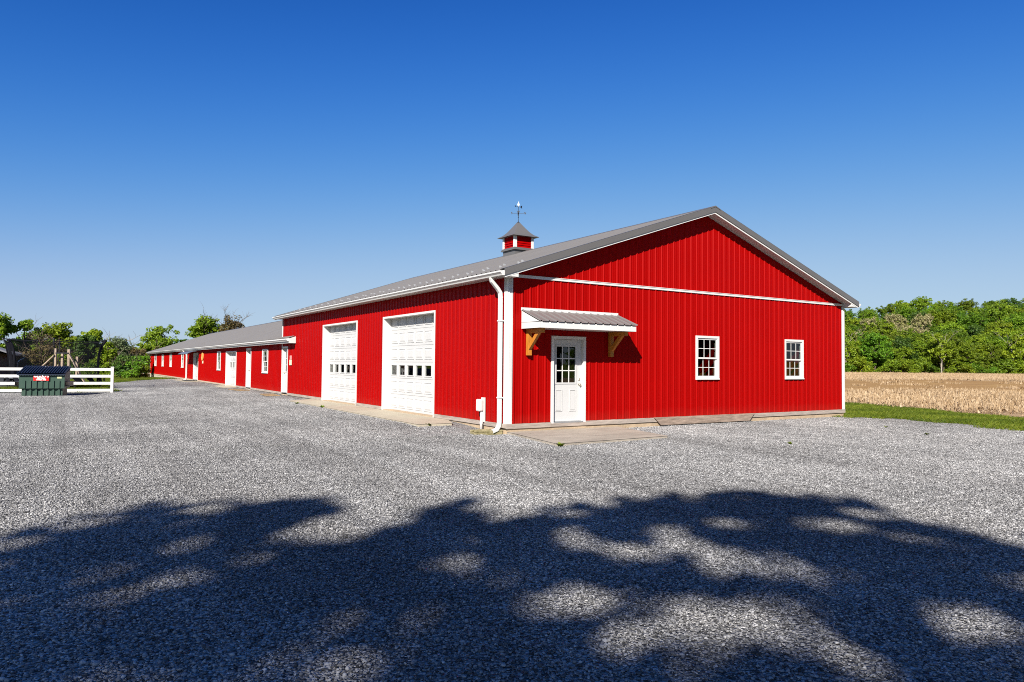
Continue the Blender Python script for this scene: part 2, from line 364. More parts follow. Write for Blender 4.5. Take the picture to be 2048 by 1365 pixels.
structure('gravel_lot', rows_mesh([
    (np.arange(-40, .31, .5), lambda y: -45, lot_right, 110),
    (np.arange(.3, 28.31, .5), lambda y: -45, lambda y: .1, 90),
    (np.arange(28.3, 56.9, .5), lot_left_far, lambda y: .1, 14),
    (np.arange(28.3, 36.1, .4), lambda y: -45, lambda y: min(-6.5, -6.62-(y-28.75)/.208), 60)], 'gravel_lot', GRAVEL, 0))
def field_left(y): return 18.1+.341*(y+3.4)+.25*math.sin(y*.9)+.12*math.sin(y*2.3)
def field_right(y): return -8.84+(141.-(y+14.07)*.843)/.537
def band_mesh():
    V = []; es = np.arange(14, 110, 2.)
    for e in es:
        for k in range(9):
            d = 46+2-.08*(e-40)-1.5*math.sin(e*.35)+34*k/8+.6*math.sin(e*.5+k); x = -8.84+.537*d+.843*e; y = -14.07+.843*d-.537*e; V.append((x, y, float(gz(x, y))+.03))
    F = [(i*9+k, i*9+k+1, i*9+k+10, i*9+k+9) for i in range(len(es)-1) for k in range(8)]
    return np_mesh('bare_strip', np.array(V), np.array(F), BARE, smooth=True)
structure('bare_strip', band_mesh())
structure('stubble_field', rows_mesh([(np.arange(-60, 101, 1.), field_left, field_right, 150)], 'stubble_field', FIELD, .004))

# ------------------------------------------------------------------ scatter helper (geometry nodes instancing of tiles)
def scatter(name, pts, rot, pick, sources, scale=None):
    me = bpy.data.meshes.new(name); me.vertices.add(len(pts)); me.vertices.foreach_set('co', np.asarray(pts, np.float32).ravel())
    for nm, tp, val in (('pick', 'INT', pick), ('scl', 'FLOAT', scale if scale is not None else np.ones(len(pts)))):
        a = me.attributes.new(nm, tp, 'POINT'); a.data.foreach_set('value', np.asarray(val, np.float32 if tp == 'FLOAT' else np.int32))
    E_ = []
    for (x, y, z), r_ in zip(pts, rot):
        n_ = Vector((-float(gz(x+.4, y)-gz(x-.4, y))/.8, -float(gz(x, y+.4)-gz(x, y-.4))/.8, 1)).normalized()
        E_.append(tuple((Vector((0, 0, 1)).rotation_difference(n_).to_matrix() @ Matrix.Rotation(r_, 3, 'Z')).to_euler()))
    a = me.attributes.new('rot', 'FLOAT_VECTOR', 'POINT'); a.data.foreach_set('vector', np.asarray(E_, np.float32).ravel())
    o = bpy.data.objects.new(name, me); COL.objects.link(o); o['kind'] = 'stuff'
    ng = bpy.data.node_groups.new(name, 'GeometryNodeTree')
    ng.interface.new_socket('Geometry', in_out='INPUT', socket_type='NodeSocketGeometry')
    ng.interface.new_socket('Geometry', in_out='OUTPUT', socket_type='NodeSocketGeometry')
    N, L = ng.nodes, ng.links; gi = N.new('NodeGroupInput'); go = N.new('NodeGroupOutput'); jn = N.new('GeometryNodeJoinGeometry')
    def attr(nm, t):
        a = N.new('GeometryNodeInputNamedAttribute'); a.data_type = t; a.inputs[0].default_value = nm; return a.outputs[0]
    rt_ = attr('rot', 'FLOAT_VECTOR')
    for k, src in enumerate(sources):
        oi = N.new('GeometryNodeObjectInfo'); oi.inputs[0].default_value = src; oi.inputs[1].default_value = True
        cmp = N.new('FunctionNodeCompare'); cmp.data_type = 'INT'; cmp.operation = 'EQUAL'
        L.new(attr('pick', 'INT'), cmp.inputs[2]); cmp.inputs[3].default_value = k
        ip = N.new('GeometryNodeInstanceOnPoints'); L.new(gi.outputs[0], ip.inputs['Points']); L.new(cmp.outputs[0], ip.inputs['Selection'])
        L.new(oi.outputs['Geometry'], ip.inputs['Instance']); L.new(rt_, ip.inputs['Rotation']); L.new(attr('scl', 'FLOAT'), ip.inputs['Scale'])
        L.new(ip.outputs[0], jn.inputs[0])
    L.new(jn.outputs[0], go.inputs[0])
    md = o.modifiers.new('scatter', 'NODES'); md.node_group = ng
    return o
rng = np.random.default_rng(11)
PHI = (1+5**.5)/2
ICO_V = np.array([(-1, PHI, 0), (1, PHI, 0), (-1, -PHI, 0), (1, -PHI, 0), (0, -1, PHI), (0, 1, PHI), (0, -1, -PHI), (0, 1, -PHI), (PHI, 0, -1), (PHI, 0, 1), (-PHI, 0, -1), (-PHI, 0, 1)])/1.9
ICO_F = np.array([(0, 11, 5), (0, 5, 1), (0, 1, 7), (0, 7, 10), (0, 10, 11), (1, 5, 9), (5, 11, 4), (11, 10, 2), (10, 7, 6), (7, 1, 8), (3, 9, 4), (3, 4, 2), (3, 2, 6), (3, 6, 8), (3, 8, 9), (4, 9, 5), (2, 4, 11), (6, 2, 10), (8, 6, 7), (9, 8, 1)])
def stone_tile(k, n=3000):
    V = ICO_V[None]*(1+rng.uniform(-.42, .42, (n, 12, 1)))
    r = np.clip(rng.lognormal(math.log(.0078), .36, (n, 1, 1)), .004, .018)
    V = V*r*np.stack([np.ones(n), rng.uniform(.6, 1, n), rng.uniform(.35, .75, n)], -1)[:, None]
    a = rng.uniform(0, 2*PI, n); c, s_ = np.cos(a)[:, None], np.sin(a)[:, None]; t = rng.uniform(-.5, .5, n)[:, None]
    x, y, z = V[..., 0], V[..., 1], V[..., 2]; y, z = y*np.cos(t)-z*np.sin(t), y*np.sin(t)+z*np.cos(t)
    x, y = x*c-y*s_, x*s_+y*c
    P = np.stack([x, y, z], -1)+np.concatenate([rng.uniform(-.5, .5, (n, 2)), rng.uniform(.0, .012, (n, 1))], 1)[:, None]
    F = (ICO_F[None]+12*np.arange(n)[:, None, None]).reshape(-1, 3)
    tone = np.repeat(np.clip(rng.beta(2.1, 2.1, n), 0, 1), 12)
    return bpy.data.objects.new('stone_tile', np_mesh('stone_tile', P.reshape(-1, 3), F, STONE, tone))
def grass_tile(n, h0, h1, m, wid=.006, spread=.5):
    b = np.concatenate([rng.uniform(-spread, spread, (n, 2)), np.zeros((n, 1))], 1); a = rng.uniform(0, 2*PI, n)
    w = np.stack([np.cos(a), np.sin(a), np.zeros(n)], -1)*rng.uniform(.5, 1.4, n)[:, None]*wid; h = rng.uniform(h0, h1, n)
    lean = np.stack([rng.normal(0, .35, n)*h, rng.normal(0, .35, n)*h, h], -1)
    V = np.stack([b-w, b+w, b+lean*.6+w*.6, b+lean*np.array([1.5, 1.5, 1])], 1).reshape(-1, 3)
    F = np.arange(4*n).reshape(-1, 4); tone = np.repeat(rng.beta(2, 2.2, n), 4)
    return bpy.data.objects.new('blade_tile', np_mesh('blade_tile', V, F, m, tone))

def in_lot(x, y):
    if y <= .3: return x < lot_right(y)-.35 and x > -40
    if x > -.25: return False
    if y <= 28.2: return True
    return (lot_left_far(y)+.4 < x and y < 56) or (x < -6.6 and y < fence_y(x)-.1)
pts = []
for gx in np.arange(-21, 14.5, 1.0):
    for gy in np.arange(-14.5, 34, 1.0):
        if in_lot(gx, gy): pts.append((gx, gy, float(gz(gx, gy))-.004))
pts = np.array(pts)
keep = ~((pts[:, 0] > -.2) & (pts[:, 1] > -.4) & (pts[:, 0] < 13.4))
pts = pts[keep]
tag(scatter('gravel_stones', pts, rng.integers(0, 4, len(pts))*PI/2, rng.integers(0, 4, len(pts)), [stone_tile(k) for k in range(4)]),
    'loose grey crushed stone covering the yard', 'gravel')
# mown strip between the gravel and the field, and the lawn by the far wing
gp = []
for gx in np.arange(11, 34, .8):
    for gy in np.arange(-16, 40, .8):
        L_ = lot_right(gy) if gy < .3 else 13.6
        if L_+.2 < gx < field_left(gy)+.1 or (gy < .3 and L_-.25 < gx <= L_+.2 and rng.random() < .6): gp.append((gx+rng.uniform(-.3, .3), gy+rng.uniform(-.3, .3), float(gz(gx, gy))-.05))
for gx in np.arange(-26, 0, 1.):
    for gy in np.arange(29.5, 84, 1.):
        if gx < (lot_left_far(gy)-.1 if gy < 56.8 else -.4) and gy > fence_y(gx)+.8: gp.append((gx+rng.uniform(-.3, .3), gy+rng.uniform(-.3, .3), float(gz(gx, gy))-.05))
gp = np.array(gp)
tag(scatter('grass', gp, rng.uniform(0, 6.28, len(gp)), rng.integers(0, 3, len(gp)), [grass_tile(1500, .05, .15, GRASSM, .007, .6) for _ in range(3)]),
    'short mown grass beside the gravel yard', 'grass')
# maize stubble: standing cut stalks and lying straw
sp = []; ssc = []
for d in np.arange(24, 141, 1.0):
    step = 1.0 if d < 70 else 1.4
    for e in np.arange(12 if d < 60 else 18, 118, step):
        x = -8.84+.537*d+.843*e; y = -14.07+.843*d-.537*e
        if y < -55 or y > 95 or x < field_left(y)+.1 or e > d*1.05: continue
        if 46 < d+.08*(e-40)-2+1.5*math.sin(e*.35) < 80 and rng.random() < .95: continue        # the bare, worn track through the stubble
        dm_ = x-field_left(y)
        if dm_ < 2.2 and rng.random() > .25+.3*dm_: continue
        sp.append((x, y, float(gz(x, y)))); ssc.append(rng.uniform(.75, 1.15)*(1 if d < 66 else 1.2))
sp = np.array(sp)
def stalk_tile(n, nl):
    # cut maize stalks and fallen straw on one square metre
    V = []; T = []
    for i in range(n):
        x, y = rng.uniform(-.6, .6, 2); h = rng.uniform(.08, .30)*(1.4 if rng.random() < .08 else 1); w = rng.uniform(.007, .015); lx, ly = rng.normal(0, .22, 2)*h
        a = rng.uniform(0, PI); c, s_ = math.cos(a)*w, math.sin(a)*w; t = rng.beta(2.5, 1.6)
        V += [(x-c, y-s_, 0), (x+c, y+s_, 0), (x+c+lx, y+s_+ly, h), (x-c+lx, y-s_+ly, h)]; T += [t]*4
        V += [(x+s_, y-c, 0), (x-s_, y+c, 0), (x-s_+lx, y+c+ly, h*.97), (x+s_+lx, y-c+ly, h*.97)]; T += [t*.9]*4
    for i in range(nl):
        x, y = rng.uniform(-.7, .7, 2); l = rng.uniform(.08, .3); w = rng.uniform(.008, .02); a = rng.uniform(0, 2*PI); c, s_ = math.cos(a), math.sin(a); z = rng.uniform(.01, .08); z2 = z+rng.uniform(-.02, .12); t = rng.beta(2.2, 1.8)
        V += [(x-s_*w, y+c*w, z), (x+s_*w, y-c*w, z), (x+s_*w+c*l, y-c*w+s_*l, z2), (x-s_*w+c*l, y+c*w+s_*l, z2)]; T += [t]*4
    V = np.array(V); return bpy.data.objects.new('stalk_tile', np_mesh('stalk_tile', V, np.arange(len(V)).reshape(-1, 4), STRAW, np.array(T)))
tag(scatter('stubble_stalks', sp, rng.uniform(0, 6.28, len(sp)), rng.integers(0, 3, len(sp)), [stalk_tile(24, 60), stalk_tile(34, 50), stalk_tile(14, 75)], np.array(ssc)),
    'pale cut maize stalks standing in the field', 'stubble')

# ------------------------------------------------------------------ corrugated steel sheet
PITCH = .2286
PROF = [(-.034, 0), (-.012, .023), (.012, .023), (.034, 0), (.068, 0), (.073, .0035), (.079, .0035), (.084, 0), (.144, 0), (.149, .0035), (.155, .0035), (.160, 0)]
def prof_w(p):
    p = (p+.034) % PITCH-.034
    return float(np.interp(p, [q[0] for q in PROF]+[PITCH-.034], [q[1] for q in PROF]+[0]))
def sheet(M, u0, u1, zb, zt, phase, openings=(), scale=1.0):
    us = {round(u0, 5), round(u1, 5)}
    k0 = int((u0-phase)/PITCH)-2
    for k in range(k0, int((u1-phase)/PITCH)+3):
        for q, _ in PROF:
            u = phase+k*PITCH+q
            if u0 < u < u1: us.add(round(u, 5))
    for a, b, _, _ in openings:
        for u in (a, b):
            if u0 < u < u1: us.add(round(u, 5))
    us = sorted(us); mb = MB(); f = (lambda u: zt) if not callable(zt) else zt
    for a, b in zip(us, us[1:]):
        if b-a < 1e-4: continue
        mid = (a+b)/2; wa, wb = prof_w(a-phase)*scale, prof_w(b-phase)*scale
        cuts = sorted((z0, z1) for (oa, ob, z0, z1) in openings if oa <= mid <= ob)
        lo = zb
        segs = []
        for z0, z1 in cuts:
            if z0 > lo: segs.append((lo, z0, False))
            lo = max(lo, z1)
        segs.append((lo, None, True))
        for z0, z1, top in segs:
            ta, tb = (f(a), f(b)) if top else (z1, z1)
            if min(ta, tb) - z0 < .002: continue
            mb.add([M(a, wa, z0), M(b, wb, z0), M(b, wb, tb), M(a, wa, ta)], [(0, 1, 2, 3)])
    return mb
def panels(parent, M, u0, u1, zb, zt, phase, openings, m, name='siding_panel', width=.9144):
    u = phase+math.floor((u0-phase)/width)*width
    while u < u1-.02:
        a, b = max(u, u0), min(u+width, u1)
        mb = sheet(M, a, b, zb, zt, phase, openings)
        if mb.f: mb.build(name, m, parent)
        u += width

# ------------------------------------------------------------------ windows and doors
def frame_ring(mb, M, u0, u1, z0, z1, t, w0, w1):
    mb.box(u0, u0+t, w0, w1, z0, z1, M); mb.box(u1-t, u1, w0, w1, z0, z1, M)
    mb.box(u0+t, u1-t, w0+.001, w1-.001, z0, z0+t, M); mb.box(u0+t, u1-t, w0+.001, w1-.001, z1-t, z1, M)
    return mb
def window(parent, M, u0, u1, z0, z1, red_side=None, back=.45, cols=3):
    fr = frame_ring(MB(), M, u0, u1, z0, z1, .065, -.09, .035)
    fr.box(u0+.01, u1-.01, .03, .06, z0+.002, z0+.04, M)
    wd = fr.build('window', VINYL, parent)
    a, b = u0+.065, u1-.065; zm = (z0+z1)/2-.01
    for (za, zb, w) in ((zm-.022, z1-.065, .005), (z0+.065, zm+.02, -.035)):
        sash = frame_ring(MB(), M, a, b, za, zb, .045, w-.025, w)
        sash.build('sash', VINYL, wd)
        ia, ib, iza, izb = a+.045, b-.045, za+.045, zb-.045
        mu = MB()
        for k in range(1, cols): x = ia+(ib-ia)*k/cols; mu.box(x-.009, x+.009, w-.02, w-.006, iza, izb, M)
        zz = (iza+izb)/2; mu.box(ia, ib, w-.019, w-.007, zz-.009, zz+.009, M)
        mu.build('muntin', VINYL, wd)
        for k in range(cols):
            for j in range(2):
                x0, x1 = ia+(ib-ia)*k/cols, ia+(ib-ia)*(k+1)/cols; y0, y1 = (iza, zz) if j == 0 else (zz, izb)
                MB().box(x0+.001, x1-.001, w-.015, w-.011, y0+.001, y1-.001, M).build('pane', GLASS, wd)
    rc = MB(); rc.box(u0-.3, u1+.5, -back-.9, -back-.87, z0-.4, z1+.4, M); rc.box(u0-.32, u0-.3, -back-.9, -.1, z0-.4, z1+.4, M)
    rc.box(u0-.3, u1+.5, -back-.87, -.1, z0-.42, z0-.4, M); rc.box(u0-.3, u1+.5, -back-.87, -.1, z1+.4, z1+.42, M)
    rc.box(u1+.5, u1+.52, -back-.9, -.1, z0-.4, z1+.4, M)
    rc.build('dark_backing', DARK, wd)  # near-black box behind the glass; the unlit room is put into its colour
    if red_side: MB().box(u1+.02, u1+.05, -.75, -.12, z0-.35, z1+.3, M).build('added_red_panel', RED, wd)  # red panel added inside to give the red seen in the glass
    return wd
def entry_door(parent, M, u0, u1, z0, z1, depth=.07, trim=.075, knob_right=True, back=.6):
    fr = MB(); fr.box(u0, u0+trim, -depth-.05, .03, z0, z1, M); fr.box(u1-trim, u1, -depth-.05, .03, z0, z1, M)
    fr.box(u0+trim, u1-trim, -depth-.05, .029, z1-trim, z1, M)
    dr = fr.build('entry_door', VINYL, parent)
    a, b = u0+trim+.004, u1-trim-.004; za, zb = z0+.035, z1-trim-.005; h = zb-za; w = -depth
    ga, gb, gza, gzb = a+.12*(b-a)/.85, b-.17*(b-a)/.85, za+.47*h, zb-.085*h
    sl = MB(); sl.box(a, ga, w-.04, w, za, zb, M); sl.box(gb, b, w-.04, w, za, zb, M)
    sl.box(ga, gb, w-.039, w-.0005, za, gza, M); sl.box(ga, gb, w-.039, w-.0005, gzb, zb, M)
    frame_ring(sl, M, ga-.03, gb+.03, gza-.03, gzb+.03, .035, w, w+.014)
    pw = (gb-ga)
    for c in (ga+.14*pw, gb-.14*pw):
        pa, pb = c-.17*pw, c+.17*pw; pza, pzb = za+.12*h, za+.385*h
        frame_ring(sl, M, pa, pb, pza, pzb, .02, w, w+.012); sl.box(pa+.035, pb-.035, w, w+.009, pza+.035, pzb-.035, M)
    sl.build('door_leaf', DOORW, dr)
    mu = MB()
    for k in (1, 2):
        x = ga+(gb-ga)*k/3; mu.box(x-.012, x+.012, w-.02, w-.004, gza, gzb, M)
        z = gza+(gzb-gza)*k/3; mu.box(ga, gb, w-.019, w-.005, z-.012, z+.012, M)
    mu.build('muntin', VINYL, dr)
    for k in range(3):
        for j in range(3):
            MB().box(ga+(gb-ga)*k/3+.001, ga+(gb-ga)*(k+1)/3-.001, w-.016, w-.012, gza+(gzb-gza)*j/3+.001, gza+(gzb-gza)*(j+1)/3-.001, M).build('pane', GLASS, dr)
    ku = (b-.06) if knob_right else (a+.06); kz = za+.445*h
    kn = MB(); kn.tube([M(ku, w, kz), M(ku, w+.03, kz), M(ku, w+.035, kz), M(ku, w+.06, kz), M(ku, w+.068, kz)], [.028, .012, .026, .028, .012], 12)
    kn.box(ku-.022, ku+.022, w, w+.006, kz+.10, kz+.16, M)
    kn.build('door_knob', BRASS, dr, smooth=True)
    MB().box(u0+trim, u1-trim, -depth-.05, .03, z0, z0+.03, M).build('threshold', GALV, dr)
    rc = MB(); rc.box(u0, u1, -back-.6, -back-.57, z0, z1, M); rc.box(u0-.02, u0, -back-.6, -depth-.05, z0, z1, M); rc.box(u1, u1+.02, -back-.6, -depth-.05, z0, z1, M)
    rc.box(u0, u1, -back-.57, -depth-.05, z1-.02, z1, M); rc.box(u0, u1, -back-.57, -depth-.05, z0, z0+.02, M)
    rc.build('dark_backing', DARK, dr)  # black box: darkness beyond the door panes is put into its colour
    return dr
def overhead_door(parent, M, u0, u1, z0, z1, depth=.256, trim=.075, rows=6, cols=6, glazed=3, sec=.515):
    """u grows away from the viewer; glazed = row from the top that has windows"""
    fr = MB(); fr.box(u0, u0+trim, -depth-.08, .028, z0, z1, M); fr.box(u1-trim, u1, -depth-.08, .028, z0, z1, M)
    fr.box(u0+trim, u1-trim, -depth-.08, .027, z1-.06, z1, M)
    dr = fr.build('overhead_door', VINYL, parent)
    a, b, w = u0+trim-.04, u1-trim+.04, -depth; pw = (b-a)/cols
    for r in range(rows):
        za = z0+.012+sec*(rows-1-r); zb = za+sec-.007; sc = MB()
        if r == glazed:
            wu0, wu1, wz0, wz1 = .095, .095, .10, .10
            sc.box(a, b, w-.045, w, za, za+wz0, M); sc.box(a, b, w-.045, w, zb-wz1, zb, M)
            for k in range(cols+1):
                x0 = a if k == 0 else a+k*pw-wu0; x1 = b if k == cols else a+k*pw+wu1
                sc.box(x0, x1, w-.044, w-.0005, za+wz0, zb-wz1, M)
            for k in range(cols):
                frame_ring(sc, M, a+k*pw+wu0-.03, a+(k+1)*pw-wu1+.03, za+wz0-.03, zb-wz1+.03, .032, w, w+.016)
        else:
            sc.box(a, b, w-.045, w, za, zb, M)
            for k in range(cols):
                x0, x1, y0, y1 = a+k*pw+.06, a+(k+1)*pw-.06, za+.085, zb-.085
                frame_ring(sc, M, x0, x1, y0, y1, .022, w, w+.014)
                def fr_(d): return [M(x0+.03+d, w+(.014 if d else 0), y0+.03+d), M(x1-.03-d, w+(.014 if d else 0), y0+.03+d), M(x1-.03-d, w+(.014 if d else 0), y1-.03-d), M(x0+.03+d, w+(.014 if d else 0), y1-.03-d)]
                sc.add(fr_(0)+fr_(.045), [(0, 1, 5, 4), (1, 2, 6, 5), (2, 3, 7, 6), (3, 0, 4, 7), (4, 5, 6, 7)])
        sc.build('door_section', DOORW, dr)
        if r == glazed:
            for k in range(cols):
                MB().box(a+k*pw+wu0+.001, a+(k+1)*pw-wu1-.001, w-.02, w-.015, za+wz0+.001, zb-wz1-.001, M).build('pane', GLASS, dr)
    MB().box(a, b, w-.03, w+.01, z0, z0+.012, M).build('bottom_seal', BLACK, dr)
    rc = MB(); rc.box(u0, u1, w-1.6, w-1.57, z0, z1+.1, M); rc.box(u0-.02, u0, w-1.6, w-.06, z0, z1+.1, M); rc.box(u1, u1+.02, w-1.6, w-.06, z0, z1+.1, M)
    rc.box(u0, u1, w-1.57, w-.06, z0, z0+.01, M); rc.box(u0, u1, w-1.57, w-.06, z1+.1, z1+.12, M)
    rc.build('dark_backing', DARK, dr)  # near-black colour of this box stands in for the unlit bay
    return dr
GUT = [(-.302, .105), (-.302, 0), (-.372, 0), (-.385, .03), (-.405, .05), (-.428, .072), (-.428, .105), (-.418, .105), (-.415, .08), (-.375, .045), (-.36, .012), (-.31, .012), (-.31, .105)]
def downspout(parent, y, ztop, zbot, x=-.085, wid=.1):
    ax_ = [(-.34, ztop+.03), (-.345, ztop-.03), (-.325, ztop-.10), (-.16, ztop-.27), (-.095, ztop-.36), (x, ztop-.47), (x, zbot+.22), (x-.015, zbot+.13), (x-.07, zbot+.05), (x-.20, zbot+.005)]
    mb = MB(); P = [(a, y, z) for a, z in ax_]; n = len(P); V = []; h = wid*.42
    for i, p in enumerate(P):
        d = Vector(P[min(i+1, n-1)])-Vector(P[max(i-1, 0)]); d.normalize(); u = Vector((0, 1, 0)); s_ = d.cross(u)
        for cu, cs in ((-1, -1), (1, -1), (1, 1), (-1, 1)): V.append(tuple(Vector(p)+u*cu*wid*.5+s_*cs*h))
    F = [(4*i+k, 4*i+(k+1) % 4, 4*i+4+(k+1) % 4, 4*i+4+k) for i in range(n-1) for k in range(4)]+[(3, 2, 1, 0)]
    mb.add(V, F); o = mb.build('downspout', WHITE, parent, bevel=.012)
    for z in (zbot+(ztop-zbot)*.22, zbot+(ztop-zbot)*.72): MB().box(x-.05, x+.06, y-wid*.5-.012, y+wid*.5+.012, z-.015, z+.015).build('strap', WHITE, o)
    return o

# ------------------------------------------------------------------ the tall red barn
WID, HT, LEN, RX = 13.41, 3.51, 20.2, 6.705
ZR = 5.93
def roof_z(x): return ZR-abs(x-RX)/3
MG = lambda u, w, z: (u, -w, z)                 # front gable wall, faces -Y
MS = lambda u, w, z: (-w, u, z)                 # side wall, faces -X
MR = lambda u, w, z: (WID+w, u, z)
MBK = lambda u, w, z: (u, LEN+w, z)
barn = thing('barn', 'tall red steel barn with grey gable roof and two white overhead doors', 'barn')
gt = lambda u: ZR-.17-abs(u-RX)/3
G_OPEN = [(1.26, 2.33, -.2, 2.115), (6.30, 7.25, 1.018, 2.272), (10.25, 11.20, 1.016, 2.274)]
S_OPEN = [(3.80, 7.65, -.2, 2.912), (10.05, 13.98, -.2, 2.92), (19.12, 20.16, -.2, 2.155)]
panels(barn, MG, .10, WID-.10, 0, 3.48, .179, G_OPEN, RED)
panels(barn, MG, .02, WID-.02, 3.54, gt, .179, [], RED)
panels(barn, MS, .10, LEN-.06, 0, HT-.0, .12, S_OPEN, RED)
panels(barn, MR, .10, LEN-.10, 0, HT-.0, .12, [], RED)
panels(barn, MBK, .02, WID-.02, 0, gt, .179, [], RED)
# corner trims: profiled white posts
for cx_, cy_, sx, sy in ((0, 0, -1, -1), (WID, 0, 1, -1), (0, LEN, -1, 1), (WID, LEN, 1, 1)):
    mb = MB(); t = .026; z1 = 3.46
    mb.box(cx_+sx*t, cx_-sx*.125, cy_+sy*(t-.012), cy_+sy*t, 0, z1); mb.box(cx_+sx*t, cx_+sx*(t-.012), cy_+sy*(t-.012), cy_-sy*.125, 0, z1)
    for q in (.03, .06, .09): mb.box(cx_-sx*(q-.006), cx_-sx*(q+.006), cy_+sy*t, cy_+sy*(t+.008), 0, z1); mb.box(cx_+sx*t, cx_+sx*(t+.008), cy_-sy*(q-.006), cy_-sy*(q+.006), 0, z1)
    mb.build('corner_trim', WHITE, barn)
MB().box(.0, WID, -.034, .004, 3.476, 3.544).box(.0, WID, -.044, -.034, 3.53, 3.544).build('band_trim', WHITE, barn)
# foundation and weathered skirt boards
fm = MB(); fm.box(.02, WID-.02, -.004, .25, -.7, -.105); fm.box(-.004, .25, .25, LEN, -.7, -.085); fm.box(WID-.25, WID+.004, .25, LEN, -.7, -.105); fm.box(.25, WID-.25, LEN-.25, LEN, -.7, -.105)
fm.build('foundation', FOUND, barn)
MB().box(.25, WID-.25, .25, LEN-.25, -.3, -.11).build('floor_slab', CONC, barn)
for a, b in ((-.03, 1.26), (2.33, 6.2), (6.203, 10.1), (10.103, WID+.03)): MB().box(a, b, -.036, .0, -.115, -.002).build('skirt_board', WOODG, barn)
MB().box(1.26, 2.33, -.03, .0, -.115, -.03).build('skirt_board', WOODG, barn)
for a, b in ((-.0, 3.80), (7.65, 10.05), (13.98, 19.12)): MB().box(-.036, 0, a, b, -.10, -.002).build('skirt_board', WOODG, barn)
sb = MB(); sb.prism([(4.66, -.0), (4.9, -.20), (8.52, -.20), (8.74, -.0)], lambda a, b, t: (a, t, b), -.075, -.037); sb.build('splice_board', WOODS, barn, bevel=.006)
# roof
SL = math.hypot(RX+.31, (RX+.31)/3); cs_, sn_ = 3/math.sqrt(10), 1/math.sqrt(10)
def MRL(u, w, t): x = -.31+t*cs_; return (x-w*sn_, u, roof_z(-.31)+t*sn_+w*cs_)
def MRR(u, w, t): x = WID+.31-t*cs_; return (x+w*sn_, u, roof_z(WID+.31)+t*sn_+w*cs_)
for M in (MRL, MRR): panels(barn, M, -.34, LEN+.3, 0, SL, .05, [], GREY, 'roof_panel')
def roofslab(x0, x1, y0, y1, d0, d1, mb):        # slab below the roof plane on one slope
    zz = lambda x, d: roof_z(x)-d
    V = [(x, y, zz(x, d)) for x in (x0, x1) for y in (y0, y1) for d in (d1, d0)]
    return mb.add(V, [(0, 1, 3, 2), (4, 6, 7, 5), (0, 4, 5, 1), (2, 3, 7, 6), (0, 2, 6, 4), (1, 5, 7, 3)])
for x0, x1 in ((-.30, RX), (RX, WID+.30)):
    roofslab(x0, x1, -.33, LEN+.3, .012, .022, MB()).build('roof_deck', DARK, barn)
    for y0, y1, yt in ((-.375, -.352, (-.375, -.19)), (LEN+.302, LEN+.325, (LEN+.14, LEN+.325))):
        rk = roofslab(x0-(.02 if x0 < 0 else 0), x1+(.02 if x1 > WID else 0), y0, y1, -.03, .135, MB())
        roofslab(x0-(.02 if x0 < 0 else 0), x1+(.02 if x1 > WID else 0), yt[0], yt[1], -.032, -.026, rk); rk.build('rake_trim', GREYD, barn)
    roofslab(x0, x1, -.351, -.325, .10, .185, MB()).build('rake_fascia', WHITE, barn)
    roofslab(x0, x1, -.325, -.002, .155, .165, MB()).build('rake_soffit', WHITE, barn)
    roofslab(x0, x1, LEN+.002, LEN+.30, .155, .165, MB()).build('rake_soffit', WHITE, barn)
rc = MB(); rc.prism([(RX-.2, ZR-.2/3+.028), (RX, ZR+.04), (RX+.2, ZR-.2/3+.028), (RX+.2, ZR-.2/3+.0), (RX, ZR+.005), (RX-.2, ZR-.2/3+.0)], lambda a, b, t: (a, t, b), -.385, LEN+.335); rc.build('ridge_cap', GREYD, barn)
for sgn in (0, 1):
    X = (lambda x: x) if not sgn else (lambda x: WID-x)
    MB().box(*sorted((X(-.30), X(-.001))), -.33, LEN+.3, 3.462, 3.474).build('eave_soffit', WHITE, barn)
    MB().box(*sorted((X(-.318), X(-.302))), -.34, LEN+.3, 3.44, 3.575).build('fascia', WHITE, barn)
    pk = MB(); pk.prism([(X(-.30), 3.442), (X(.07), 3.442), (X(.07), roof_z(X(.07))-.11), (X(-.30), roof_z(X(-.30))-.11)], lambda a, b, t: (a, t, b), -.345, -.03); pk.build('cornice_return', WHITE, barn)
    g = MB(); g.prism([(X(a-.016), b+3.45) for a, b in GUT], lambda a, b, t: (a, t, b), -.36, LEN+.25); g.add([(X(a-.016), -.362, b+3.45) for a, b in GUT[:7]], [tuple(range(7))])
    g.build('gutter', WHITE, barn)
downspout(barn, .20, 3.46, -.19)
# polycarbonate snow guards in two staggered rows near the eave
for i in range(24):
    y = -.05+i*.84
    for dy, t in ((0, .62), (.42, 1.02)):
        if y+dy > LEN: continue
        mb = MB(); mb.box(y+dy-.045, y+dy+.045, .002, .012, t-.06, t+.06, MRL); mb.add([MRL(y+dy-.04, .012, t-.01), MRL(y+dy+.04, .012, t-.01), MRL(y+dy+.03, .075, t-.02), MRL(y+dy-.03, .075, t-.02), MRL(y+dy, .012, t+.06)], [(0, 1, 2, 3), (0, 3, 4), (1, 4, 2), (2, 4, 3)])
        mb.build('snow_guard', SNOWG, barn)
entry_door(barn, MG, 1.26, 2.33, -.03, 2.115)
window(barn, MG, 6.30, 7.25, 1.018, 2.272, True); window(barn, MG, 10.25, 11.20, 1.016, 2.274, True)
overhead_door(barn, MS, 3.80, 7.65, -.105, 2.912); overhead_door(barn, MS, 10.05, 13.98, -.105, 2.92)
entry_door(barn, MS, 19.12, 20.16, -.03, 2.155, depth=.10, knob_right=True)
